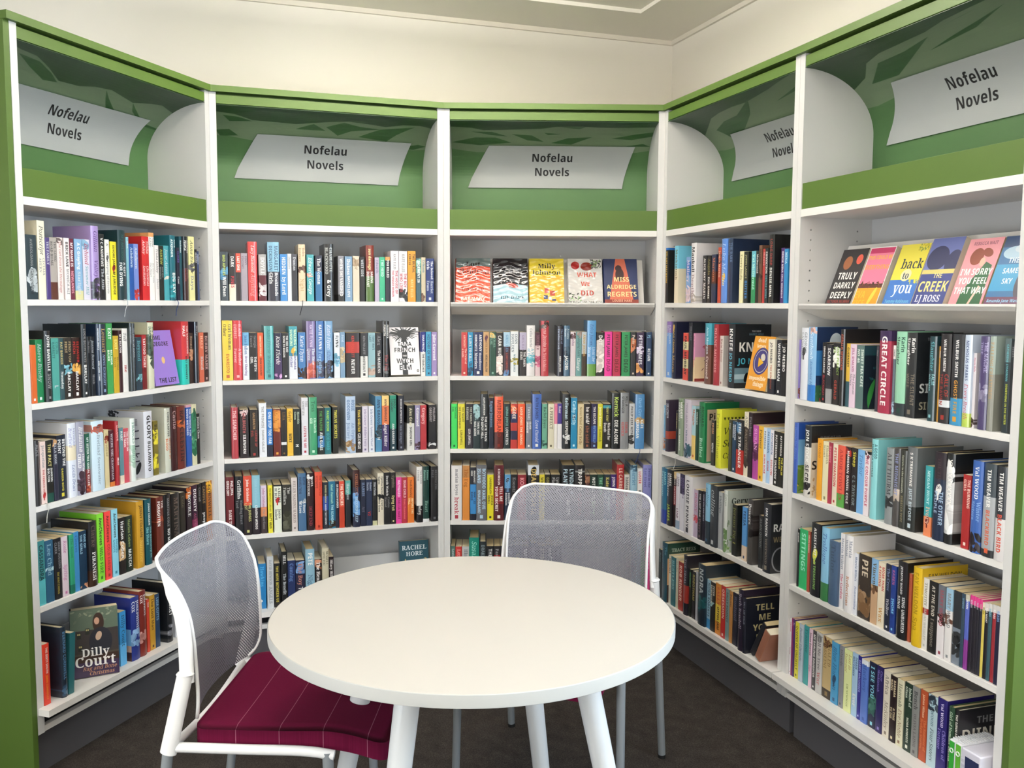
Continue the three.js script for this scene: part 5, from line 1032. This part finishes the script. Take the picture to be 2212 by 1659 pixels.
// ------------------------------------------------------------------ chairs (local x forwards)
function lerpProfile(y) { const P = [[0.46, -0.205], [0.54, -0.2], [0.62, -0.203], [0.68, -0.207], [0.74, -0.218], [0.8, -0.246], [0.85, -0.292]]; for (let i = 0; i < P.length - 1; i++) if (y <= P[i + 1][0]) { const k = Math.max(0, (y - P[i][0]) / (P[i + 1][0] - P[i][0])); const s = (a, b, c, d, t) => 0.5 * (2 * b + (c - a) * t + (2 * a - 5 * b + 4 * c - d) * t * t + (3 * b - a - 3 * c + d) * t * t * t); const g = (j) => P[Math.max(0, Math.min(P.length - 1, j))][1]; return s(g(i - 1), g(i), g(i + 1), g(i + 2), k); } return -0.292; }
const BT = 0.848, BB = 0.475, HWID = 0.232;
const halfW = (y) => { const r = 0.05, rb = 0.05; let w = HWID; if (y > BT - r) w = HWID - r + Math.sqrt(Math.max(0, r * r - (y - (BT - r)) ** 2)); if (y < BB + rb) w = HWID - rb + Math.sqrt(Math.max(0, rb * rb - (BB + rb - y) ** 2)); return w; };
const backPt = (z, y) => V(lerpProfile(y) - 0.045 * (1 - (z / HWID) ** 2), y, z);
function makeChair(label) {
  const c = thing('mesh_back_chair', label, 'chair', 'chairs at the round table');
  // seat cushion
  const nx = 28, nz = 28, pos = [], uv = [], idx = []; const x0 = -0.215, x1 = 0.23, hz = 0.236, th = 0.055;
  const surf = (i, j, top) => {
    let a = i / nx * 2 - 1, b = j / nz * 2 - 1; const rr = 0.16; // square to rounded rectangle
    const ax = Math.abs(a), bz = Math.abs(b); let X = a, Z = b; const cx = Math.max(0, ax - (1 - rr)), cz = Math.max(0, bz - (1 - rr)); const l = Math.hypot(cx, cz), m = Math.max(cx, cz); if (l > 0 && m > 0) { const f = m / l; X = Math.sign(a) * ((ax - cx) + cx * f); Z = Math.sign(b) * ((bz - cz) + cz * f); }
    const x = (x0 + x1) / 2 + X * (x1 - x0) / 2, z = Z * hz * (1 - 0.05 * Math.max(0, X)); const e = Math.max(ax, bz); const edge = Math.max(0, (e - 0.9) / 0.1);
    const dip = -0.038 * Math.pow(Math.max(0, (x - 0.075) / 0.155), 1.8) - 0.006 * (1 - X * X) * (1 - Z * Z); const y = 0.475 + dip - (top ? 0.007 * edge * edge : th - 0.006 * edge); return [x, y, z];
  };
  for (const top of [1, 0]) for (let i = 0; i <= nx; i++) for (let j = 0; j <= nz; j++) { const p = surf(i, j, top); pos.push(...p); uv.push(p[0] + 0.015, p[2]); }
  const at = (t, i, j) => (t ? 0 : (nx + 1) * (nz + 1)) + i * (nz + 1) + j;
  for (let i = 0; i < nx; i++) for (let j = 0; j < nz; j++) { idx.push(at(1, i, j), at(1, i, j + 1), at(1, i + 1, j + 1), at(1, i, j), at(1, i + 1, j + 1), at(1, i + 1, j)); idx.push(at(0, i, j), at(0, i + 1, j + 1), at(0, i, j + 1), at(0, i, j), at(0, i + 1, j), at(0, i + 1, j + 1)); }
  const side = (i0, j0, i1, j1) => { idx.push(at(1, i0, j0), at(1, i1, j1), at(0, i1, j1), at(1, i0, j0), at(0, i1, j1), at(0, i0, j0)); };
  for (let i = 0; i < nx; i++) { side(i, nz, i + 1, nz); side(i + 1, 0, i, 0); } for (let j = 0; j < nz; j++) { side(0, j, 0, j + 1); side(nx, j + 1, nx, j); }
  const sg = new THREE.BufferGeometry(); sg.setAttribute('position', new THREE.Float32BufferAttribute(pos, 3)); sg.setAttribute('uv', new THREE.Float32BufferAttribute(uv, 2)); sg.setIndex(idx); sg.computeVertexNormals();
  mesh('seat', sg, M.seat, c);
  mesh('seat_pan', box(-0.17, 0.15, 0.405, 0.4195, -0.19, 0.19, 0.006), M.plastic, c);
  // mesh back
  const mp = [], mu = [], mi = [], ny = 40, nw = 28;
  for (let i = 0; i <= ny; i++) { const y = BB + (BT - BB) * i / ny, w = halfW(y); for (let j = 0; j <= nw; j++) { const z = w * (j / nw * 2 - 1); const p = backPt(z, y); mp.push(p.x, p.y, p.z); mu.push(z, y + Math.max(0, y - 0.74) * 0.25); } }
  for (let i = 0; i < ny; i++) for (let j = 0; j < nw; j++) { const a = i * (nw + 1) + j; mi.push(a, a + 1, a + nw + 2, a, a + nw + 2, a + nw + 1); }
  const mg = new THREE.BufferGeometry(); mg.setAttribute('position', new THREE.Float32BufferAttribute(mp, 3)); mg.setAttribute('uv', new THREE.Float32BufferAttribute(mu, 2)); mg.setIndex(mi); mg.computeVertexNormals();
  mesh('mesh_panel', mg, M.mesh, c);
  const rim = []; for (let i = 0; i <= 36; i++) { const y = BB + (BT - BB) * i / 36; rim.push(backPt(halfW(y), y)); } for (let j = 1; j < 14; j++) { const w = halfW(BT); rim.push(backPt(w * (1 - 2 * j / 14), BT)); } for (let i = 36; i >= 0; i--) { const y = BB + (BT - BB) * i / 36; rim.push(backPt(-halfW(y), y)); }
  mesh('back_rim', tube(rim, 0.0042, 240, 8, false), M.plastic, c);
  for (const s of [1, -1]) {
    // moulded arm of the back, flattened and tapering upwards
    const ys = [0.585, 0.61, 0.64, 0.67, 0.7, 0.73, 0.755, 0.78, 0.8, 0.815, 0.83]; const ap = [], ai = [], N = 12;
    ys.forEach((y, i) => { const k = i / (ys.length - 1), w = 0.017 * (k < 0.7 ? 1 : 1 - 0.75 * (k - 0.7) / 0.3), d = 0.009 * (1 - k) + 0.0045 * k; const cz = 0.25 * (1 - k) + (halfW(y) + 0.001) * k, cxx = lerpProfile(y) - w * 0.75 * k - 0.016 * (1 - k); for (let q = 0; q < N; q++) { const a = q / N * 6.2832; ap.push(cxx + w * Math.cos(a), y, s * (cz + d * Math.sin(a))); } });
    for (let i = 0; i < ys.length - 1; i++) for (let q = 0; q < N; q++) { const a = i * N + q, b = i * N + (q + 1) % N; if (s > 0) ai.push(a, a + N, b, b, a + N, b + N); else ai.push(a, b, a + N, b, b + N, a + N); }
    const ag = new THREE.BufferGeometry(); ag.setAttribute('position', new THREE.Float32BufferAttribute(ap, 3)); ag.setIndex(ai); ag.computeVertexNormals(); mesh('back_arm', ag, M.plastic, c);
    // oval upright from the seat rail to its cap
    const up = rod(V(0, 0, 0), V(0, 0.19, 0), 0.019, 0.018, 24); up.scale(1, 1, 0.72); up.applyQuaternion(new THREE.Quaternion().setFromUnitVectors(V(0, 1, 0), V(0.042, 0.178, 0).normalize())); up.translate(-0.263, 0.42, s * 0.254);
    const u = mesh('upright', up, M.plastic, c);
    const cap = new THREE.SphereGeometry(0.019, 20, 8, 0, 6.2832, 0, Math.PI / 2); cap.scale(1.08, 0.32, 0.82); cap.translate(-0.2195, 0.6045, s * 0.254); mesh('cap', cap, M.plastic, u);
    mesh('seat_rail', tube([V(-0.262, 0.432, s * 0.25), V(-0.1, 0.43, s * 0.25), V(0.06, 0.428, s * 0.25), V(0.115, 0.42, s * 0.249)], 0.0115, 20, 12), M.plastic, c);
    const rl = mesh('leg', rod(V(-0.317, 0.012, s * 0.262), V(-0.264, 0.42, s * 0.254), 0.0115, 0.0125, 18), M.legGrey, c);
    mesh('glide', rod(V(-0.3185, 0, s * 0.2622), V(-0.3172, 0.012, s * 0.262), 0.012, 0.012, 16), M.rubber, rl);
    const fl = mesh('leg', rod(V(0.112, 0.012, s * 0.255), V(0.1, 0.428, s * 0.249), 0.0115, 0.0125, 18), M.legGrey, c);
    mesh('glide', rod(V(0.1123, 0, s * 0.2552), V(0.112, 0.012, s * 0.255), 0.012, 0.012, 16), M.rubber, fl);
  }
  const cross = tube([V(-0.255, 0.432, -0.25), V(-0.25, 0.42, 0), V(-0.255, 0.432, 0.25)], 0.01, 16, 10); mesh('cross_bar', cross, M.plastic, c);
  return c;
}
const chair = makeChair('white-framed chair with grey mesh back and maroon seat fully in view'); chair.position.set(-0.716, 0, 1.535); chair.rotation.y = -0.062;
const chair2 = chair.clone(); chair2.name = numbered('mesh_back_chair'); scene.add(chair2); chair2.userData = { ...chair.userData };
tag(chair2, 'white-framed chair pushed under the table, seat hidden, back to the third bay', 'chair', 'chairs at the round table'); chair2.position.set(-0.086, 0, 1.171); chair2.rotation.y = -2.015;

renderer.render(scene, camera);
